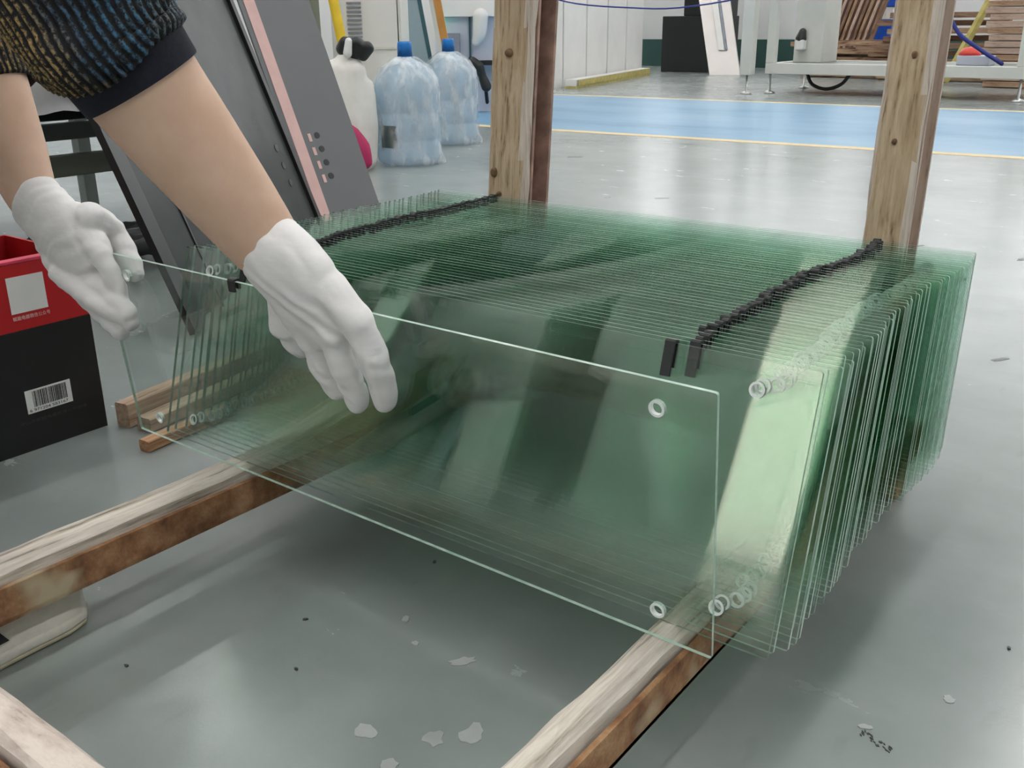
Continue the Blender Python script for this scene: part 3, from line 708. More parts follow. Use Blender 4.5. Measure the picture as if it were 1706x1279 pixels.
L_fC = [(-0.6345, -0.2346, 0.2723, 0.012), (-0.6039, -0.2291, 0.2493, 0.0115), (-0.5861, -0.2255, 0.2347, 0.0105)]
L_fD = [(-0.5868, -0.2362, 0.3267, 0.012), (-0.5742, -0.232, 0.2997, 0.0105), (-0.5671, -0.2292, 0.278, 0.009)]
for f in (L_th, L_fA, L_fB, L_fC, L_fD): chain(b, f)
for f in (L_fA, L_fB): creases(b, f[0][:3], f[1][:3], f[1][3] + 0.0014, 2)
loft(b, [(-0.6920, -0.2427, 0.3725), (-0.6588, -0.2413, 0.3511), (-0.6400, -0.2390, 0.3270), (-0.6280, -0.2365, 0.3050)], [0.0370, 0.0415, 0.0430, 0.0400], [0.028, 0.025, 0.022, 0.018], (0.72, -0.03, 0.68), 26, 4, True, 0, 0.12)
chain(b, [(-0.6800, -0.2394, 0.3352, 0.019), (-0.6560, -0.2430, 0.3000, 0.016)])
chain(b, [(-0.6441, -0.2400, 0.3473, 0.022), (-0.6343, -0.2372, 0.3005, 0.018)])
chain(b, [(-0.6300, -0.2346, 0.3593, 0.019), (-0.5943, -0.2319, 0.328, 0.015)])
chain(b, [(-0.6604, -0.2289, 0.3022, 0.016), (-0.6344, -0.2300, 0.2720, 0.013)])
g = fuse('glove', b, 0.0020, 4, M_glove, worker); folds(g, (-0.64, -0.24, 0.31), (0.55, 0.0, -0.83)); g['label'] = 'white cotton glove gripping the corner of the loose pane'
# sleeves
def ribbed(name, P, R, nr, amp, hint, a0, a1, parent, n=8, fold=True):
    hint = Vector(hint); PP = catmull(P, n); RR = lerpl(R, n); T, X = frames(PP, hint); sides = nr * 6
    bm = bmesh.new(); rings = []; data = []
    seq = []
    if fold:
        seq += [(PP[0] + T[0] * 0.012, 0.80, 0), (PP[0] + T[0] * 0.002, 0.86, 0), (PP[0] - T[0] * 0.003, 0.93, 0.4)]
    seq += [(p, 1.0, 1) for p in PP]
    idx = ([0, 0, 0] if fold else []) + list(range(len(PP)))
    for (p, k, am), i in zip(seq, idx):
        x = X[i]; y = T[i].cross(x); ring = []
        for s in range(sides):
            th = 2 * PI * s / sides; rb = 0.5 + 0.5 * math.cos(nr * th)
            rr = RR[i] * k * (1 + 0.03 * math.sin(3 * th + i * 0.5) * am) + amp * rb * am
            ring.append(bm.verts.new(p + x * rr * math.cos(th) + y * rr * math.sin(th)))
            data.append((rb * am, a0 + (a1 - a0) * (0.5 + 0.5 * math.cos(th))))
        rings.append(ring)
    for r0, r1 in zip(rings, rings[1:]):
        for s in range(sides): bm.faces.new((r0[s], r0[(s + 1) % sides], r1[(s + 1) % sides], r1[s]))
    o = obj(name, bm, M_knit, parent, True)
    for k, nm in ((0, 'rib'), (1, 'ang')):
        at = o.data.attributes.new(nm, 'FLOAT', 'POINT'); at.data.foreach_set('value', [d[k] for d in data])
    return o
ribbed('sleeve', [(-0.3215, -0.3490, 0.5365), (-0.3235, -0.3540, 0.5480), (-0.3265, -0.3600, 0.5620), (-0.352, -0.382, 0.645), (-0.45, -0.34, 0.83), SHL], [0.0565, 0.0590, 0.0600, 0.061, 0.068, 0.085], 52, 0.0024, HA, 0.0, 1.0, worker)
ribbed('sleeve', [(-0.7441, -0.241, 0.4939), (-0.7663, -0.2429, 0.5411), (-0.805, -0.240, 0.62), (-0.86, -0.33, 0.83), SHR], [0.0465, 0.051, 0.054, 0.066, 0.085], 44, 0.0024, HC, 0.0, 0.45, worker)
b = B(); loft(b, [(-0.3140, -0.3352, 0.5125), (-0.3230, -0.3520, 0.5460)], [0.0515, 0.0545], [0.0460, 0.049], HA, 30, 3, False)
obj('inner_cuff', b, M_navy, worker, True)['label'] = 'navy inner cuff showing under the knit sleeve'
b = B()
loft(b, [(-0.80, -0.53, 0.80), (-0.77, -0.47, 0.93), (-0.72, -0.38, 1.06)], [0.175, 0.165, 0.18], [0.135, 0.125, 0.12], (0.88, 0.42, 0), 24)
loft(b, [SHR, (-0.72, -0.36, 1.09), SHL], [0.08, 0.10, 0.08], None, (0, 0, 1))
sw = fuse('sweater', b, 0.012, 4, M_knit, worker)
vals = [0.5 + 0.5 * math.cos(2 * PI * (0.88 * v.co.x + 0.42 * v.co.y) / 0.045) for v in sw.data.vertices]
at = sw.data.attributes.new('rib', 'FLOAT', 'POINT'); at.data.foreach_set('value', vals)
at = sw.data.attributes.new('ang', 'FLOAT', 'POINT'); at.data.foreach_set('value', [0.2] * len(vals))
b = B()
loft(b, [HIPR, (-0.795, -0.54, 0.80), HIPL], [0.12, 0.14, 0.12], None, (0, 0, 1))
for h, k, a in ((HIPL, KNL, ANL), (HIPR, KNR, ANR)):
    aa = Vector(k).lerp(Vector(a), 0.86)
    loft(b, [h, k], [0.105, 0.070], None, (1, 0, 0)); loft(b, [k, aa], [0.068, 0.045], None, (1, 0, 0))
fuse('trousers', b, 0.011, 4, M_trouser, worker)
# shoes
def shoe(cx, heel_y, label):
    Ln = 0.255
    prof = [(0.0, 0.020), (0.03, 0.034), (0.12, 0.041), (0.3, 0.041), (0.5, 0.044), (0.72, 0.050), (0.88, 0.045), (0.97, 0.028), (1.0, 0.010)]
    def hw(s):
        for (a, x), (c, y) in zip(prof, prof[1:]):
            if a <= s <= c: return x + (y - x) * (s - a) / (c - a)
        return 0.01
    up_ = bpy.data.objects.new('shoe', None); COL.objects.link(up_); up_.parent = worker; up_.location = (0, 0, 0); ORG[up_.name] = ORG[worker.name]
    up_['label'] = label
    def outline(k, n=26):
        R = [(cx + hw(i / n) * k, heel_y - Ln * i / n) for i in range(n + 1)]; Lf = [(cx - hw(i / n) * k, heel_y - Ln * i / n) for i in range(n, -1, -1)]
        return R + Lf
    def slab(bm, levels, n=26):
        rs = []
        for k, z in levels: rs.append([bm.verts.new((x, y, z)) for x, y in outline(k, n)])
        for r0, r1 in zip(rs, rs[1:]):
            for i in range(len(r0)): bm.faces.new((r0[i], r0[(i + 1) % len(r0)], r1[(i + 1) % len(r0)], r1[i]))
        bm.faces.new(rs[0][::-1]); bm.faces.new(rs[-1])
    bm = B(); slab(bm, [(0.90, 0.0), (0.98, 0.002), (1.0, 0.006), (0.985, 0.0065)]); obj('outsole', bm, M_sole, up_, True)
    bm = B(); slab(bm, [(1.0, 0.0068), (1.03, 0.009), (1.02, 0.014), (0.97, 0.017)]); obj('midsole', bm, M_leather, up_, True)
    # upper: sections from heel to toe
    bm = B(); rings = []; n = 20
    for i in range(n + 1):
        s = i / n; w = max(hw(s) * 0.96, 0.010); y = heel_y - Ln * s
        h = 0.050 + 0.010 * math.cos(min(s / 0.25, 1) * PI / 2) if s < 0.35 else 0.050 + 0.022 * math.sin((s - 0.35) / 0.2 * PI / 2) if s < 0.55 else 0.072 - 0.045 * ((s - 0.55) / 0.45) ** 1.2
        if s <= 0.02: y -= 0.001
        ring = []
        for k in range(13):
            a = PI * k / 12; xx = math.copysign(abs(math.cos(a)) ** 0.75, math.cos(a)); zz = abs(math.sin(a)) ** 0.8
            taper = 1 - 0.30 * zz ** 2
            ring.append(bm.verts.new((cx + w * xx * taper, y, 0.016 + (h - 0.016) * zz)))
        rings.append(ring)
    for i, (r0, r1) in enumerate(zip(rings, rings[1:])):
        for k in range(12):
            if 1 <= i <= 9 and 4 <= k <= 7: continue        # the foot opening
            bm.faces.new((r0[k], r0[k + 1], r1[k + 1], r1[k]))
    bm.faces.new(rings[0][::-1]); bm.faces.new(rings[-1])
    obj('upper', bm, M_leather, up_, True)
    bm = B(); col = [rings_co for rings_co in []]
    pts = []
    for i in range(1, 11):
        s = i / n; pts.append((cx + 0.021 if i > 2 else cx + 0.016, heel_y - Ln * s, 0.053 - 0.005 * math.sin(s * 5)))
    left = [(2 * cx - x, y, z) for x, y, z in reversed(pts)]
    tube(bm, pts + left + [pts[0]], 0.0032, 8, 2); obj('collar', bm, M_cream, up_, True)
    bm = B(); loft(bm, [(cx, heel_y - 0.05, 0.028), (cx - 0.001, heel_y - 0.075, 0.06), ANL if cx > -0.8 else ANR], [0.020, 0.022, 0.027], None, (1, 0, 0)); obj('sock', bm, M_navy, up_, True)
    # dark side window and pink stripe on the outer flank
    bm = B(); xs = lambda s: cx + hw(s) * 0.965
    prism(bm, [(xs(0.34), heel_y - Ln * 0.34, 0.027), (xs(0.34) - 0.003, heel_y - Ln * 0.36, 0.036), (xs(0.55) - 0.004, heel_y - Ln * 0.55, 0.036), (xs(0.55), heel_y - Ln * 0.55, 0.027)], (0.0012, 0, 0)); obj('side_window', bm, M_blackfab, up_)
    bm = B()
    prism(bm, [(xs(0.36) - 0.003, heel_y - Ln * 0.36, 0.0365), (xs(0.36) - 0.0045, heel_y - Ln * 0.36, 0.0405), (xs(0.60) - 0.007, heel_y - Ln * 0.60, 0.043), (xs(0.60) - 0.005, heel_y - Ln * 0.60, 0.0365)], (0.0014, 0, 0)); obj('pink_stripe', bm, M_pink, up_)
shoe(-0.473, -0.384, 'cream sneaker with its heel under the rail')
shoe(-1.00, -0.47, 'cream sneaker')

# ------------------------------------------------------------------ red and black box
bx = root('cardboard_box', (-1.0, -0.24, 0), 'open red and black printed cardboard box with a white barcode label, standing on the floor', 'box')
xf = -0.895
b = B()
t = 0.004
for lo, hi in (((xf - t, -0.40, 0), (xf, -0.088, 0.172)), ((-1.10, -0.40, 0), (-1.10 + t, -0.088, 0.172)), ((-1.10 + t, -0.088 - t, 0), (xf - t, -0.088, 0.172)), ((-1.10 + t, -0.40, 0), (xf - t, -0.40 + t, 0.172)), ((-1.10 + t, -0.40 + t, 0), (xf - t, -0.088 - t, t))):
    box2(b, lo, hi)
obj('lower_body', b, M_blackcard, bx)
b = B()
for lo, hi in (((xf - t, -0.40, 0.172), (xf, -0.088, 0.262)), ((-1.10, -0.40, 0.172), (-1.10 + t, -0.088, 0.262)), ((-1.10 + t, -0.088 - t, 0.172), (xf - t, -0.088, 0.262)), ((-1.10 + t, -0.40, 0.172), (xf - t, -0.40 + t, 0.262))):
    box2(b, lo, hi)
obj('upper_band', b, M_red, bx)
b = B(); box2(b, (xf - 0.016, -0.40, 0.2622), (xf + 0.0005, -0.088, 0.2665), 0.001); obj('rim', b, M_redlip, bx)
b = B(); box2(b, (-1.104, -0.40, 0.262), (-1.099, -0.11, 0.335)); obj('flap', b, M_red, bx)
b = B(); box2(b, (xf, -0.197, 0.1955), (xf + 0.0006, -0.146, 0.2450)); o = obj('square_sticker', b, M_label, bx); o['label'] = 'plain white square sticker'
b = B(); box2(b, (xf, -0.200, 0.0535), (xf + 0.0006, -0.134, 0.0870)); lab = obj('barcode_label', b, M_label, bx)
rn = random.Random(3); b = B(); y = -0.190
while y < -0.141:
    wv = rn.choice([0.0005, 0.0005, 0.001, 0.0014]); box2(b, (xf + 0.0006, y, 0.0615), (xf + 0.0009, y + wv, 0.0845)); y += wv + rn.choice([0.0005, 0.0008, 0.0012])
obj('barcode_bars', b, M_ink, lab)
def text(name, s, loc, size, mat, parent, width=None):
    cu = bpy.data.curves.new(name, 'FONT'); cu.body = s; cu.size = size; cu.extrude = 0.0001
    tmp = bpy.data.objects.new('t', cu); COL.objects.link(tmp)
    dg = bpy.context.evaluated_depsgraph_get(); dg.update()
    me = bpy.data.meshes.new_from_object(tmp.evaluated_get(dg)); bpy.data.objects.remove(tmp); bpy.data.curves.remove(cu)
    xs = [v.co.x for v in me.vertices] or [0, 1]
    k = width / max(1e-6, max(xs) - min(xs)) if width else 1.0
    # x -> +y, y -> +z, faces +x
    me.transform(Matrix(((0, 0, 1, loc[0]), (k, 0, 0, loc[1] - min(xs) * k), (0, 1, 0, loc[2]), (0, 0, 0, 1))))
    me.materials.clear(); return link(name, me, mat, parent)
text('barcode_digits', '6 971204 583167', (xf + 0.0007, -0.197, 0.0555), 0.0058, M_ink, lab, 0.056)
text('caption', '赋能电器微信公众号', (xf + 0.0004, -0.1965, 0.1865), 0.0062, M_pinkprint, bx, 0.052)
text('maker_line', '中山市赋能电器有限公司制造', (xf + 0.0004, -0.213, 0.0400), 0.0055, M_dimprint, bx, 0.098)

# ------------------------------------------------------------------ sticks on the floor
def stick(a, c, w, h, mat, label, seed):
    a = Vector(a); c = Vector(c); L = (c - a).length; ang = math.atan2(c.y - a.y, c.x - a.x)
    b = B(); rough_box(b, (-w / 2, 0, 0), (w / 2, L, h), 1, 12, 0.0006, 0.002, random.Random(seed))
    o = obj('wooden_stick', b, mat); o.location = a; o.rotation_euler = (0, 0, ang - PI / 2)
    tag(o, label, 'stick', 'loose sticks on the floor left of the rack')
stick((-0.765, -0.112, 0), (-0.80, 0.25, 0), 0.020, 0.017, M_stick, 'short orange-brown wooden stick, nearest the camera of the three on the floor', 1)
stick((-0.828, -0.070, 0), (-0.93, 0.62, 0), 0.028, 0.022, M_stick2, 'dull brown wooden stick lying between the other two sticks', 2)
stick((-0.868, -0.078, 0), (-1.00, 0.66, 0), 0.026, 0.038, M_stick2, 'taller dull brown wooden stick nearest the leaning dark panels', 3)

# ------------------------------------------------------------------ leaning panels
def lean_axes(a, c, deg):
    a = Vector(a); c = Vector(c); ex = (c - a); L = ex.length; ex.normalize(); n = Vector((ex.y, -ex.x, 0))
    if n.x > 0: n = -n
    th = math.radians(deg); d = n * math.sin(th) + Vector((0, 0, math.cos(th))); no = ex.cross(d)
    if no.dot(Vector((1, -1, 0))) < 0: no = -no            # towards the camera side
    return a, ex, d, no, L
def pbox(bm, ax, u0, u1, v0, v1, w0, w1, mi=0):
    a, ex, d, no, L = ax
    P = [a + ex * u + d * v + no * w for u, v, w in ((u0, v0, w0), (u1, v0, w0), (u1, v1, w0), (u0, v1, w0))]
    prism(bm, P, no * (w1 - w0), mi)
ax = lean_axes((-1.165, 0.245, 0.0), (-1.80, 1.16, 0.0), 18.5)
ax = (ax[0] + Vector((0, 0, 0.004)),) + ax[1:]
pan = root('glass_door_panel', (-1.5, 0.7, 0), 'dark glass panel in a black frame with round holes, leaning behind the gloved hands', 'panel')
L = ax[4]
b = B(); pbox(b, ax, 0.03, L - 0.026, 0.01, 1.08, 0, 0.006); obj('dark_glass', b, M_blackglass, pan)
b = B(); pbox(b, ax, 0, 0.05, 0, 1.1, 0.0065, 0.020); obj('frame_side', b, M_blackframe, pan)
b = B(); pbox(b, ax, L - 0.030, L, 0, 1.1, 0.0065, 0.016); obj('frame_side', b, M_blackframe, pan)
b = B(); pbox(b, ax, 0.052, 0.060, 0, 1.1, 0.0065, 0.012); obj('glass_edge', b, M_greenedge, pan)
b = B(); pbox(b, ax, 0.20, 0.207, 0, 1.1, 0.0065, 0.009); obj('black_seam', b, M_blackframe, pan)
def disc(bm, ax, u, v, r, w0, w1, k=1.0):
    a, ex, d, no, L = ax
    prism(bm, [a + ex * (u + r * k * math.cos(2 * PI * i / 18)) + d * (v + r * math.sin(2 * PI * i / 18)) + no * w0 for i in range(18)], no * (w1 - w0))
for v in (0.145, 0.195, 0.245):
    b = B(); disc(b, ax, L - 0.125, v, 0.0105, 0.0065, 0.0075, 1.4); obj('round_hole', b, M_blackframe, pan)
ax2 = lean_axes((-1.805, 1.155, 0), (-1.835, 1.45, 0), 21)
ax2 = (ax2[0] + Vector((0, 0, 0.004)),) + ax2[1:]
pl = root('grey_plate', (-1.82, 1.3, 0), 'mid-grey coated plate with a dusty pink stripe and small slots, leaning', 'panel')
L2 = ax2[4]
b = B(); pbox(b, ax2, 0, L2, 0, 1.1, 0, 0.006); obj('plate', b, M_greyplate, pl)
b = B(); pbox(b, ax2, 0.018, 0.062, 0, 1.1, 0.0062, 0.0075); obj('pink_stripe', b, M_pinkstripe, pl)
for k in range(4):
    v = 0.125 + k * 0.042
    b = B(); pbox(b, ax2, 0.085, 0.098, v - 0.012, v + 0.012, 0.0062, 0.0072); obj('pink_slot', b, M_pinkstripe, pl)
    b = B(); disc(b, ax2, 0.125, v + 0.004, 0.0095, 0.0062, 0.0072, 1.2); obj('black_slot', b, M_blackframe, pl)

# ------------------------------------------------------------------ steel bench with white sheet
bn = root('steel_bench', (-2.2, 0.6, 0), 'grey steel bench with horizontal bars under a white sheet', 'bench')
for z0, z1, m in ((0.338, 0.368, M_dark), (0.290, 0.330, M_steel), (0.200, 0.252, M_olive)):  # topmost bar is the dark, shaded gap under the sheet, painted black
    b = B(); box2(b, (-2.06, -0.35, z0), (-2.02, 0.95, z1), 0.003); obj('bar', b, m, bn)
b = B(); box2(b, (-2.65, -0.35, 0.369), (-2.02, 0.95, 0.447), 0.003); obj('bench_top', b, M_steel, bn)
for y in (-0.33, 0.93):
    for x in (-2.63, -2.05):
        b = B(); box2(b, (x - 0.02, y - 0.02, 0), (x + 0.02, y + 0.02, 0.425)); obj('leg', b, M_steel, bn)
b = B(); gx, gy = 12, 60; vs = []
rn = random.Random(4)
for i in range(gx + 1):
    row = []
    for j in range(gy + 1):
        y = -0.33 + 1.26 * j / gy; wav = 0.008 * math.sin(j * 1.3) + 0.006 * math.sin(j * 0.47 + 1)
        if i <= 8: p = (-2.6 + 0.585 * i / 8, y, 0.456 + abs(wav) * 0.6)
        else: p = (-2.010 + wav * 0.6 + 0.013 * (i - 8), y, 0.458 - (i - 8) * 0.024 + 0.4 * wav)
        row.append(b.verts.new(p))
    vs.append(row)
for i in range(gx):
    for j in range(gy): b.faces.new((vs[i][j], vs[i + 1][j], vs[i + 1][j + 1], vs[i][j + 1]))
r = bmesh.ops.solidify(b, geom=b.faces[:], thickness=0.002)
single('white_sheet', b, M_cloth, (-2.3, 0.3, 0.455), 'white cotton sheet draped over the steel bench', 'sheet', smooth=True)
b = B(); lathe(b, [(0.03, 0), (0.055, 0.012), (0.075, 0.045), (0.08, 0.07), (0.074, 0.07), (0.05, 0.02), (0.001, 0.014)], (-2.10, 0.28, 0.470), 24)
single('bowl', b, M_lilac, (-2.10, 0.28, 0.470), 'pale blue bowl standing on the white sheet', 'bowl', smooth=True)
b = B(); n = 22; vs = []
rn = random.Random(8)
for i in range(n + 1):
    vs.append([b.verts.new((-2.00 + 0.28 * i / n, 0.0 + 0.75 * j / n, 0.012 + 0.055 * abs(math.sin(i * 0.7 + 1.3 * math.sin(j * 0.5))) + rn.uniform(0, 0.02))) for j in range(n + 1)])
for i in range(n):
    for j in range(n): b.faces.new((vs[i][j], vs[i + 1][j], vs[i + 1][j + 1], vs[i][j + 1]))
bmesh.ops.solidify(b, geom=b.faces[:], thickness=0.0015)
single('plastic_film', b, M_foil, (-1.86, 0.38, 0), 'crumpled grey plastic film heaped on the floor below the steel bench', 'plastic film', smooth=True)

# ------------------------------------------------------------------ water bottles
BPROF = [(0.001, 0.0), (0.11, 0.0), (0.128, 0.012), (0.135, 0.04), (0.135, 0.085), (0.129, 0.095), (0.129, 0.105), (0.135, 0.115), (0.135, 0.195), (0.129, 0.205), (0.129, 0.215), (0.135, 0.225), (0.135, 0.30), (0.125, 0.345), (0.095, 0.385), (0.055, 0.41), (0.030, 0.425), (0.028, 0.445), (0.001, 0.446)]
def bottle(x, y, label, seed, tagged):
    t = root('water_bottle', (x, y, 0.001), label, 'water bottle', 'wrapped water cooler bottles')
    b = B(); lathe(b, BPROF, (x, y, 0.001), 40); obj('shell', b, M_bottle, t, True)
    b = B(); lathe(b, [(0.001, 0.49), (0.026, 0.489), (0.029, 0.48), (0.031, 0.43), (0.029, 0.4475), (0.001, 0.447)], (x, y, 0.001), 24); obj('cap', b, M_bluecap, t, True)
    rn = random.Random(seed); b = B(); sides = 64; rings = []
    lev = [(0.15, 0.004), (0.152, 0.02), (0.143, 0.05), (0.139, 0.09), (0.138, 0.14), (0.138, 0.20), (0.138, 0.26), (0.139, 0.30), (0.131, 0.345), (0.104, 0.39), (0.064, 0.418), (0.040, 0.432)]
    for k, (r, z) in enumerate(lev):
        rings.append([b.verts.new((x + (r + rn.uniform(0, 0.006) + (0.012 * max(0, math.sin(3 * 2 * PI * i / sides + k)) if z < 0.05 else 0)) * math.cos(2 * PI * i / sides), y + (r + rn.uniform(0, 0.006)) * math.sin(2 * PI * i / sides), z)) for i in range(sides)])
    for r0, r1 in zip(rings, rings[1:]):
        for i in range(sides): b.faces.new((r0[i], r0[(i + 1) % sides], r1[(i + 1) % sides], r1[i]))
    obj('plastic_wrap', b, M_film, t, True)
    if tagged:
        b = B(); rr = 0.1362; pts0 = []; a0, a1 = math.radians(258), math.radians(292)
        n = 8
        vs = [[b.verts.new((x + rr * math.cos(a0 + (a1 - a0) * i / n), y + rr * math.sin(a0 + (a1 - a0) * i / n), z)) for z in (0.075, 0.165)] for i in range(n + 1)]
        for i in range(n): b.faces.new((vs[i][0], vs[i + 1][0], vs[i + 1][1], vs[i][1]))
        bmesh.ops.solidify(b, geom=b.faces[:], thickness=-0.0006)
        o = obj('paper_label', b, M_green, t); o['label'] = 'dark green paper label'
bottle(-2.533, 2.349, 'wrapped blue water bottle in front, with a dark green label', 1, True)
bottle(-2.872, 3.02, 'wrapped blue water bottle standing farther back, behind the labelled bottle', 2, False)

# ------------------------------------------------------------------ sack
sk = root('sack', (-2.64, 2.10, 0), 'full white woven sack with a crimson print, tied with a black and white knot', 'sack')
b = B(); FX = (0.8, 0.6, 0)
loft(b, [(-2.62, 2.08, 0.045), (-2.63, 2.09, 0.16), (-2.64, 2.10, 0.28), (-2.645, 2.11, 0.36), (-2.63, 2.12, 0.41)], [0.118, 0.128, 0.124, 0.112, 0.055], [0.085, 0.10, 0.095, 0.075, 0.045], FX, 30)
for du in (-0.07, 0.0, 0.06):
    loft(b, [(-2.62 + 0.8 * du, 2.06 + 0.6 * du, 0.03), (-2.65 + 0.8 * du, 2.09 + 0.6 * du, 0.38)], [0.05, 0.045], [0.09, 0.07], FX, 16)
fuse('bag', b, 0.009, 3, M_sack, sk)
b = B()
for x, y, z, r in ((-2.645, 2.10, 0.475, 0.030), (-2.605, 2.12, 0.470, 0.036), (-2.57, 2.14, 0.455, 0.032), (-2.62, 2.12, 0.44, 0.03)):
    loft(b, [(x, y, z - 0.012), (x + 0.02, y + 0.01, z + 0.015)], [r, r * 0.8], [r * 0.7, r], (1, 0, 0), 12)
fuse('knot', b, 0.006, 2, M_dark, sk)
b = B(); loft(b, [(-2.590, 2.08, 0.45), (-2.585, 2.085, 0.495)], [0.018, 0.014], None, (1, 0, 0), 10); obj('knot_band', b, M_label, sk, True)
b = B(); loft(b, [(-2.505, 2.020, 0.030), (-2.522, 2.018, 0.085), (-2.552, 2.008, 0.14), (-2.590, 1.998, 0.20)], [0.058, 0.066, 0.055, 0.022], [0.030, 0.030, 0.026, 0.014], FX, 18)
obj('crimson_print', b, M_magenta, sk, True)

# ------------------------------------------------------------------ white appliance, column, pipe, boards behind
ap = root('white_appliance', (-3.1, 2.75, 0), 'tall white appliance with a slatted vent behind the sack and bottles', 'appliance')
fx = Vector((0.8, 0.6, 0)); bk = Vector((-0.6, 0.8, 0))
def fbox(bm, o, u0, u1, v0, v1, z0, z1, mi=0):
    o = Vector(o); P = [o + fx * u + bk * v + Vector((0, 0, z0)) for u, v in ((u0, v0), (u1, v0), (u1, v1), (u0, v1))]
    prism(bm, P, (0, 0, z1 - z0), mi)
OA = (-3.12, 2.50, 0)
b = B(); fbox(b, OA, 0.0, 0.30, 0.0, 0.35, 0.02, 1.1); obj('cabinet', b, M_white, ap)
b = B(); fbox(b, OA, 0.305, 0.316, 0.0, 0.35, 0.02, 1.1); fbox(b, OA, 0.12, 0.30, -0.006, 0, 0.45, 0.46); obj('side_panel', b, M_cream, ap)
for k in range(9):
    b = B(); z = 0.50 + k * 0.018; fbox(b, OA, 0.075, 0.14, -0.006, -0.0005, z, z + 0.008); obj('vent_slat', b, M_slate, ap)
for u in (0.02, 0.26):
    for v_ in (0.02, 0.28):
        b = B(); fbox(b, OA, u, u + 0.03, v_, v_ + 0.03, 0, 0.02); obj('foot', b, M_dark, ap)
b = B(); box2(b, (-3.14, 2.33, 0), (-3.08, 2.40, 2.6), 0.004); single('steel_column', b, M_olive, (-3.11, 2.36, 0), 'slim olive-grey steel column beside the leaning grey plate', 'column')
b = B(); tube(b, [(-2.88, 2.44, 0.012), (-2.94, 2.42, 0.35), (-2.99, 2.40, 0.66), (-3.04, 2.385, 1.0)], 0.022, 14); single('yellow_pipe', b, M_yellow, (-2.88, 2.44, 0), 'bright yellow pipe leaning beside the white appliance', 'pipe', smooth=True)
def board(o, u0, u1, mats, label, cat, name):
    o = Vector(o); t = root(name, o, label, cat)
    lean = Vector((-0.24, -0.0, 0))
    for i, (a, c, m, nm) in enumerate(mats):
        bm = B(); P = [o + fx * a, o + fx * c, o + fx * c + bk * 0.03, o + fx * a + bk * 0.03]
        v = [bm.verts.new(p) for p in P] + [bm.verts.new(p + lean + Vector((0, 0, 1.1))) for p in P]
        for q in ((3, 2, 1, 0), (4, 5, 6, 7), (0, 1, 5, 4), (1, 2, 6, 5), (2, 3, 7, 6), (3, 0, 4, 7)): bm.faces.new([v[k] for k in q])
        obj(nm, bm, m, t)
board((-3.30, 3.20, 0), 0, 1, [(0.0, 0.030, M_orange, 'frame_edge'), (0.031, 0.060, M_teal, 'dark_edge'), (0.061, 0.165, M_bluegrey, 'panel_face'), (0.166, 0.185, M_teal, 'dark_edge')], 'blue-grey laminated board with a brown edge leaning behind the bottles', 'board', 'laminated_board')
board((-3.14, 3.36, 0), 0, 1, [(0.0, 0.022, M_cream, 'pale_edge'), (0.023, 0.062, M_orange, 'orange_face')], 'narrow orange board leaning above the second bottle', 'board', 'orange_board')

# ------------------------------------------------------------------ white robot cell beyond the walkway
rb = root('white_machine', (-3.8, 4.2, 0), 'white and lilac machine cell beyond the bottles with a green indicator light', 'machine')
OB = Vector((-4.08, 4.30, 0))
b = B(); fbox(b, OB, 0.0, 0.70, 0.0, 0.4, 0.60, 1.2); obj('upper_housing', b, M_white, rb)
b = B(); fbox(b, OB, 0.0, 0.70, 0.05, 0.38, 0.33, 0.598); obj('lilac_panel', b, M_lilac, rb)
b = B(); fbox(b, OB, 0.0, 0.70, 0.02, 0.4, 0.30, 0.328); obj('shelf_edge', b, M_dark, rb)
b = B(); fbox(b, OB, 0.0, 0.70, 0.12, 0.38, 0.0, 0.298); obj('base', b, M_lilac, rb)
b = B(); fbox(b, OB, 0.08, 0.16, 0.0, 0.05, 0.335, 0.50); obj('control_box', b, M_slate, rb)
b = B(); fbox(b, OB, 0.22, 0.232, 0.03, 0.05, 0.33, 0.598); obj('door_gap', b, M_teal, rb)
b = B(); loft(b, [OB + fx * 0.30 + bk * -0.02 + Vector((0, 0, 0.60)), OB + fx * 0.29 - bk * 0.02 + Vector((0, 0, 0.50)), OB + fx * 0.27 - bk * 0.02 + Vector((0, 0, 0.45))], [0.05, 0.045, 0.03], None, (0.8, 0.6, 0), 18); obj('arm_cover', b, M_white, rb, True)
b = B(); q = OB + fx * 0.045 + bk * -0.012 + Vector((0, 0, 0.575)); lathe(b, [(0.001, -0.018), (0.013, -0.012), (0.017, 0), (0.013, 0.012), (0.001, 0.018)], q, 16); obj('indicator_lamp', b, M_indicator, rb, True)
b = B()
loft(b, [OB + fx * 0.24 - bk * 0.05 + Vector((0, 0, 0.33)), OB + fx * 0.28 - bk * 0.05 + Vector((0, 0, 0.29)), OB + fx * 0.30 - bk * 0.05 + Vector((0, 0, 0.25))], [0.03, 0.04, 0.03], None, (1, 0, 0), 12)
loft(b, [OB + fx * 0.31 - bk * 0.05 + Vector((0, 0, 0.22)), OB + fx * 0.33 - bk * 0.05 + Vector((0, 0, 0.17))], [0.03, 0.035], None, (1, 0, 0), 12)
loft(b, [OB + fx * 0.27 - bk * 0.02 + Vector((0, 0, 0.3)), OB + fx * 0.32 - bk * 0.02 + Vector((0, 0, 0.18)), OB + fx * 0.33 + bk * 0.1 + Vector((0, 0, 0.06))], [0.014, 0.014, 0.014], None, (1, 0, 0), 10)
fuse('hose_bundle', b, 0.008, 2, M_dark, rb)

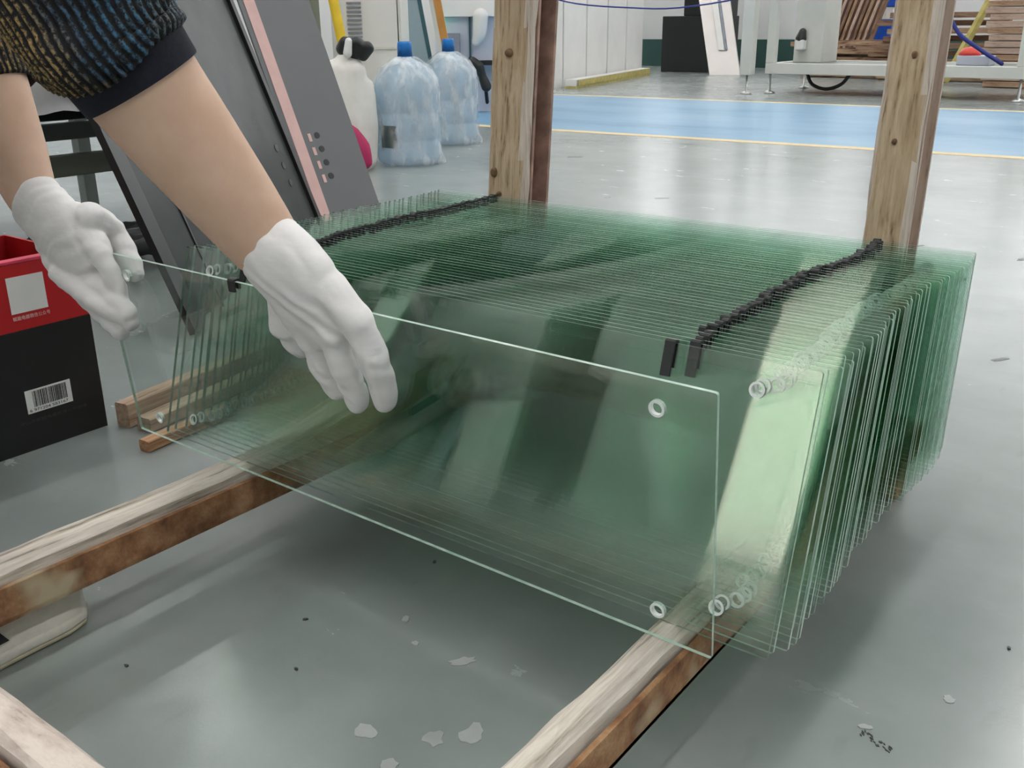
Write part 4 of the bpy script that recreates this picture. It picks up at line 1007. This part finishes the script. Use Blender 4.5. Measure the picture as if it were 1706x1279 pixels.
# ------------------------------------------------------------------ white sheet stack along the lane, far side
ws = root('white_panel_stack', (-5.2, 8.2, 0), 'row of tall white ribbed panels standing beyond the walkway', 'panel')
A0 = Vector((-4.86, 6.72, 0)); A1 = Vector((-5.50, 9.45, 0)); d = (A1 - A0); 
for k in range(9):
    p = A0 + d * (k / 9); q = A0 + d * ((k + 1) / 9 - 0.004); off = Vector((-0.9, 0, 0)) if False else Vector((-0.06, -0.014, 0))
    b = B(); j = Vector((0.012 * (k % 2), 0, 0)); prism(b, [p + j, q + j, q + off, p + off], (0, 0, 1.9)); obj('panel', b, M_white, ws)
b = B(); A2 = Vector((-4.70, 6.90, 0)); dd = Vector((-0.64, 2.45, 0)); sd = Vector((-0.10, -0.026, 0))
prism(b, [A2 + Vector((0, 0, 0.022)), A2 + dd + Vector((0, 0, 0.022)), A2 + dd + sd + Vector((0, 0, 0.022)), A2 + sd + Vector((0, 0, 0.022))], (0, 0, 0.055))
fp = root('foam_panel', (-5.0, 8.0, 0), 'flat white-faced panel with a yellow foam core lying at the foot of the white panels', 'panel')
obj('white_face', b, M_white, fp)
b = B(); prism(b, [A2 + Vector((0.004, 0, 0)), A2 + dd + Vector((0.004, 0, 0)), A2 + dd + sd, A2 + sd], (0, 0, 0.0215)); obj('foam_core', b, M_foam, fp)
b = B(); prism(b, [A2 + Vector((0.004, 0.03, 0.023)), A2 + dd + Vector((0.004, 0, 0.023)), A2 + dd + Vector((0.001, 0, 0.023)), A2 + Vector((0.001, 0.03, 0.023))], (0, 0, 0.05)); obj('foam_edge', b, M_foam, fp)
b = B(); tube(b, [(-4.95, 6.60, 0.80), (-4.445, 6.5, 0.705), (-3.927, 6.5, 0.665), (-3.497, 6.5, 0.658), (-2.953, 6.5, 0.725), (-2.6, 6.5, 0.85)], 0.006, 8)
single('hanging_cable', b, M_cable, (-4.0, 6.5, 0.66), 'thin dark blue cable sagging in front of the white panels', 'cable', smooth=True)
b = B(); box2(b, (-5.62, 10.1, 0), (-5.02, 10.9, 0.62), 0.01); box2(b, (-5.40, 10.2, 0.62), (-5.0, 10.8, 1.4), 0.01); single('black_cabinet', b, M_dark, (-5.3, 10.5, 0), 'black cabinet in the gap between white panels and aluminium sheet', 'cabinet')
al = root('aluminium_sheet', (-4.8, 10.1, 0), 'aluminium sheet with a bright extrusion on its face, leaning against the far wall', 'sheet')
def quadprism(P, T, off, name, m, par):
    bm = B(); v = [bm.verts.new(Vector(p)) for p in P] + [bm.verts.new(Vector(p) + Vector(off)) for p in P]
    for q in ((3, 2, 1, 0), (4, 5, 6, 7), (0, 1, 5, 4), (1, 2, 6, 5), (2, 3, 7, 6), (3, 0, 4, 7)): bm.faces.new([v[k] for k in q])
    return obj(name, bm, m, par)
la = Vector((-0.42, 0.25, 1.3))
p0 = Vector((-4.76, 9.66, 0)); p1 = Vector((-4.46, 9.80, 0))
quadprism([p0, p1, p1 + la, p0 + la], 0, (0.0, 0.02, 0), 'sheet', M_alu, al)
ex_ = (p1 - p0); q0 = p0 + ex_ * 0.45 + la * 0.20 + Vector((0, -0.03, 0)); q1 = p0 + ex_ * 0.64 + la * 0.20 + Vector((0, -0.03, 0))
quadprism([q0, q1, q1 + la * 0.78, q0 + la * 0.78], 0, (0, 0.028, 0), 'extrusion', M_white, al)
q0 = p0 + ex_ * 0.66 + la * 0.20 + Vector((0, -0.025, 0)); q1 = p0 + ex_ * 0.72 + la * 0.20 + Vector((0, -0.025, 0))
quadprism([q0, q1, q1 + la * 0.78, q0 + la * 0.78], 0, (0, 0.024, 0), 'dark_groove', M_slate, al)

# ------------------------------------------------------------------ machine frame right
mf = root('machine_frame', (-2.0, 7.5, 0), 'long cream steel machine frame on adjustable feet across the walkway', 'frame')
def foot(x, y, par):
    b = B(); lathe(b, [(0.001, 0.0), (0.045, 0.0), (0.047, 0.008), (0.022, 0.02), (0.009, 0.026), (0.009, 0.16), (0.001, 0.16)], (x, y, 0), 18); obj('levelling_foot', b, M_chrome, par, True)
for nm, lo, hi in (('front_rail', (-3.02, 7.13, 0.155), (-1.08, 7.20, 0.237)), ('rear_rail', (-3.02, 7.88, 0.155), (-1.08, 7.95, 0.237)),
                   ('end_rail', (-3.02, 7.201, 0.155), (-2.95, 7.879, 0.237)), ('end_rail', (-1.15, 7.201, 0.155), (-1.08, 7.879, 0.237)),
                   ('top_rail', (-3.02, 7.13, 1.0), (-1.08, 7.20, 1.08)), ('top_rail', (-3.02, 7.88, 1.0), (-1.08, 7.95, 1.08))):
    b = B(); box2(b, lo, hi, 0.004); obj(nm, b, M_cream, mf)
b = B(); box2(b, (-2.95, 7.201, 0.215), (-1.151, 7.879, 0.23)); obj('shelf_plate', b, M_steel, mf)
for x in (-3.02, -1.15):
    for y in (7.13, 7.88):
        b = B(); box2(b, (x, y, 0.2375), (x + 0.07, y + 0.07, 0.9995), 0.004); obj('leg', b, M_cream, mf); foot(x + 0.035, y + 0.035, mf)
sp = root('support_post', (-3.1, 6.98, 0), 'cream square support post on a levelling foot, left of the machine frame', 'post')
b = B(); box2(b, (-3.155, 6.94, 0.15), (-3.06, 7.03, 1.5), 0.004); obj('column', b, M_cream, sp); foot(-3.107, 6.985, sp)
b = B(); box2(b, (-2.94, 7.5, 0.2305), (-2.70, 7.86, 0.9), 0.006); cab = single('grey_cabinet', b, M_cream, (-2.82, 7.68, 0.2305), 'pale grey control cabinet standing on the machine frame shelf', 'cabinet')
vv = root('valve', (-2.84, 7.45, 0.33), 'black and white valve on the front of the grey control cabinet', 'valve')
b = B(); box2(b, (-2.90, 7.42, 0.33), (-2.83, 7.498, 0.41), 0.01); obj('body', b, M_white, vv)
b = B(); loft(b, [(-2.87, 7.46, 0.42), (-2.86, 7.46, 0.47)], [0.045, 0.03], None, (1, 0, 0), 14); obj('knob', b, M_dark, vv, True)
b = B(); tube(b, [(-2.75, 7.35, 0.155), (-2.70, 7.35, 0.07), (-2.58, 7.35, 0.035), (-2.46, 7.35, 0.075), (-2.40, 7.35, 0.152)], 0.014, 8); single('drooping_cable', b, M_dark, (-2.6, 7.35, 0.05), 'black cable loop drooping below the machine frame', 'cable', smooth=True)
# timber pile behind the frame
rn = random.Random(31)
G = 'timber offcuts heaped behind the machine frame'
def plank(c, L, w, h, rz, ry, m, label):
    b = B(); box(b, (0, 0, 0), (L, w, h), None, 0.003); o = obj('plank', b, m); o.location = c; o.rotation_euler = (0, ry, rz); tag(o, label, 'plank', G)
for k in range(12):
    x = -3.80 + 0.058 * k; plank((x - 0.05, 10.35 + 0.01 * (k % 3), 0.50), 1.0, 0.10, 0.032, PI / 2 * 0 + 0.0, -PI / 2 + 0.30 + rn.uniform(-.01, .01), M_plank[k % 3], 'brown plank standing upright and leaning in the row behind the machine frame')
for k in range(14):
    plank((-3.15 + rn.uniform(-.10, .16), 9.75 + (k % 3) * 0.13, 0.03 + (k // 3) * 0.075 + 0.012 * (k % 3)), rn.uniform(1.0, 1.35), 0.10, 0.045, rn.uniform(-.12, .12), rn.uniform(-.06, .02), M_plank[(k * 2) % 3], 'brown plank lying flat in the heap behind the machine frame')
cr = root('blue_crate', (-3.38, 10.98, 0), 'bright blue plastic crate with a white band, behind the heap of planks', 'crate')
b = B(); box2(b, (-3.66, 10.85, 0.0), (-3.20, 11.2, 0.56), 0.01); obj('lower_tub', b, M_blueplastic, cr)
b = B(); box2(b, (-3.66, 10.84, 0.561), (-3.20, 11.2, 0.69), 0.01); obj('white_band', b, M_white, cr)
b = B(); box2(b, (-3.68, 10.83, 0.691), (-3.18, 11.2, 0.95), 0.01); obj('upper_tub', b, M_blueplastic, cr)
for k in range(13):
    plank((-1.52 + rn.uniform(-.03, .03), 8.98, 0.03 + 0.054 * k), 0.44, 0.5, 0.047, rn.uniform(-.05, .05), 0, M_plank[1 if k % 4 else 0], 'pinkish plank in the tall tidy stack at the right edge')
for k in range(9):
    plank((-2.35 + rn.uniform(-.2, .2), 9.55 + (k % 2) * 0.16, 0.035 + 0.07 * k), 1.2, 0.12, 0.05, rn.uniform(-.08, .08), rn.uniform(-.02, .02), M_plank[2 if k % 3 else 0], 'dark plank in the stack right of the wooden post')
b = B(); loft(b, [(-2.09, 8.99, 0.03), (-1.86, 9.18, 0.70)], [0.035, 0.035], [0.014, 0.014], (1, 0, 0), 4); single('yellow_batten', b, M_foam, (-2.09, 8.99, 0), 'yellowish batten leaning on the dark plank stack', 'batten')
bw = root('storage_box', (-1.86, 7.6, 0.2305), 'small white storage box with a red lid on the machine frame shelf', 'box')
b = B(); box2(b, (-1.63, 7.42, 0.2305), (-1.40, 7.62, 0.30), 0.006); obj('tub', b, M_lilac, bw)
b = B(); lathe(b, [(0.001, 0.062), (0.05, 0.05), (0.075, 0.02), (0.078, 0.0), (0.001, 0.0)], (-1.56, 7.5, 0.3005), 20); obj('lid', b, M_redpl, bw, True)
b = B(); tube(b, [(-1.78, 7.33, 0.80), (-1.72, 7.34, 0.62), (-1.62, 7.34, 0.46), (-1.48, 7.35, 0.36), (-1.30, 7.36, 0.25)], 0.016, 8); single('blue_hose', b, M_cable, (-1.5, 7.35, 0.3), 'dark blue hose hanging down to the shelf beside the red-lidded box', 'hose', smooth=True)
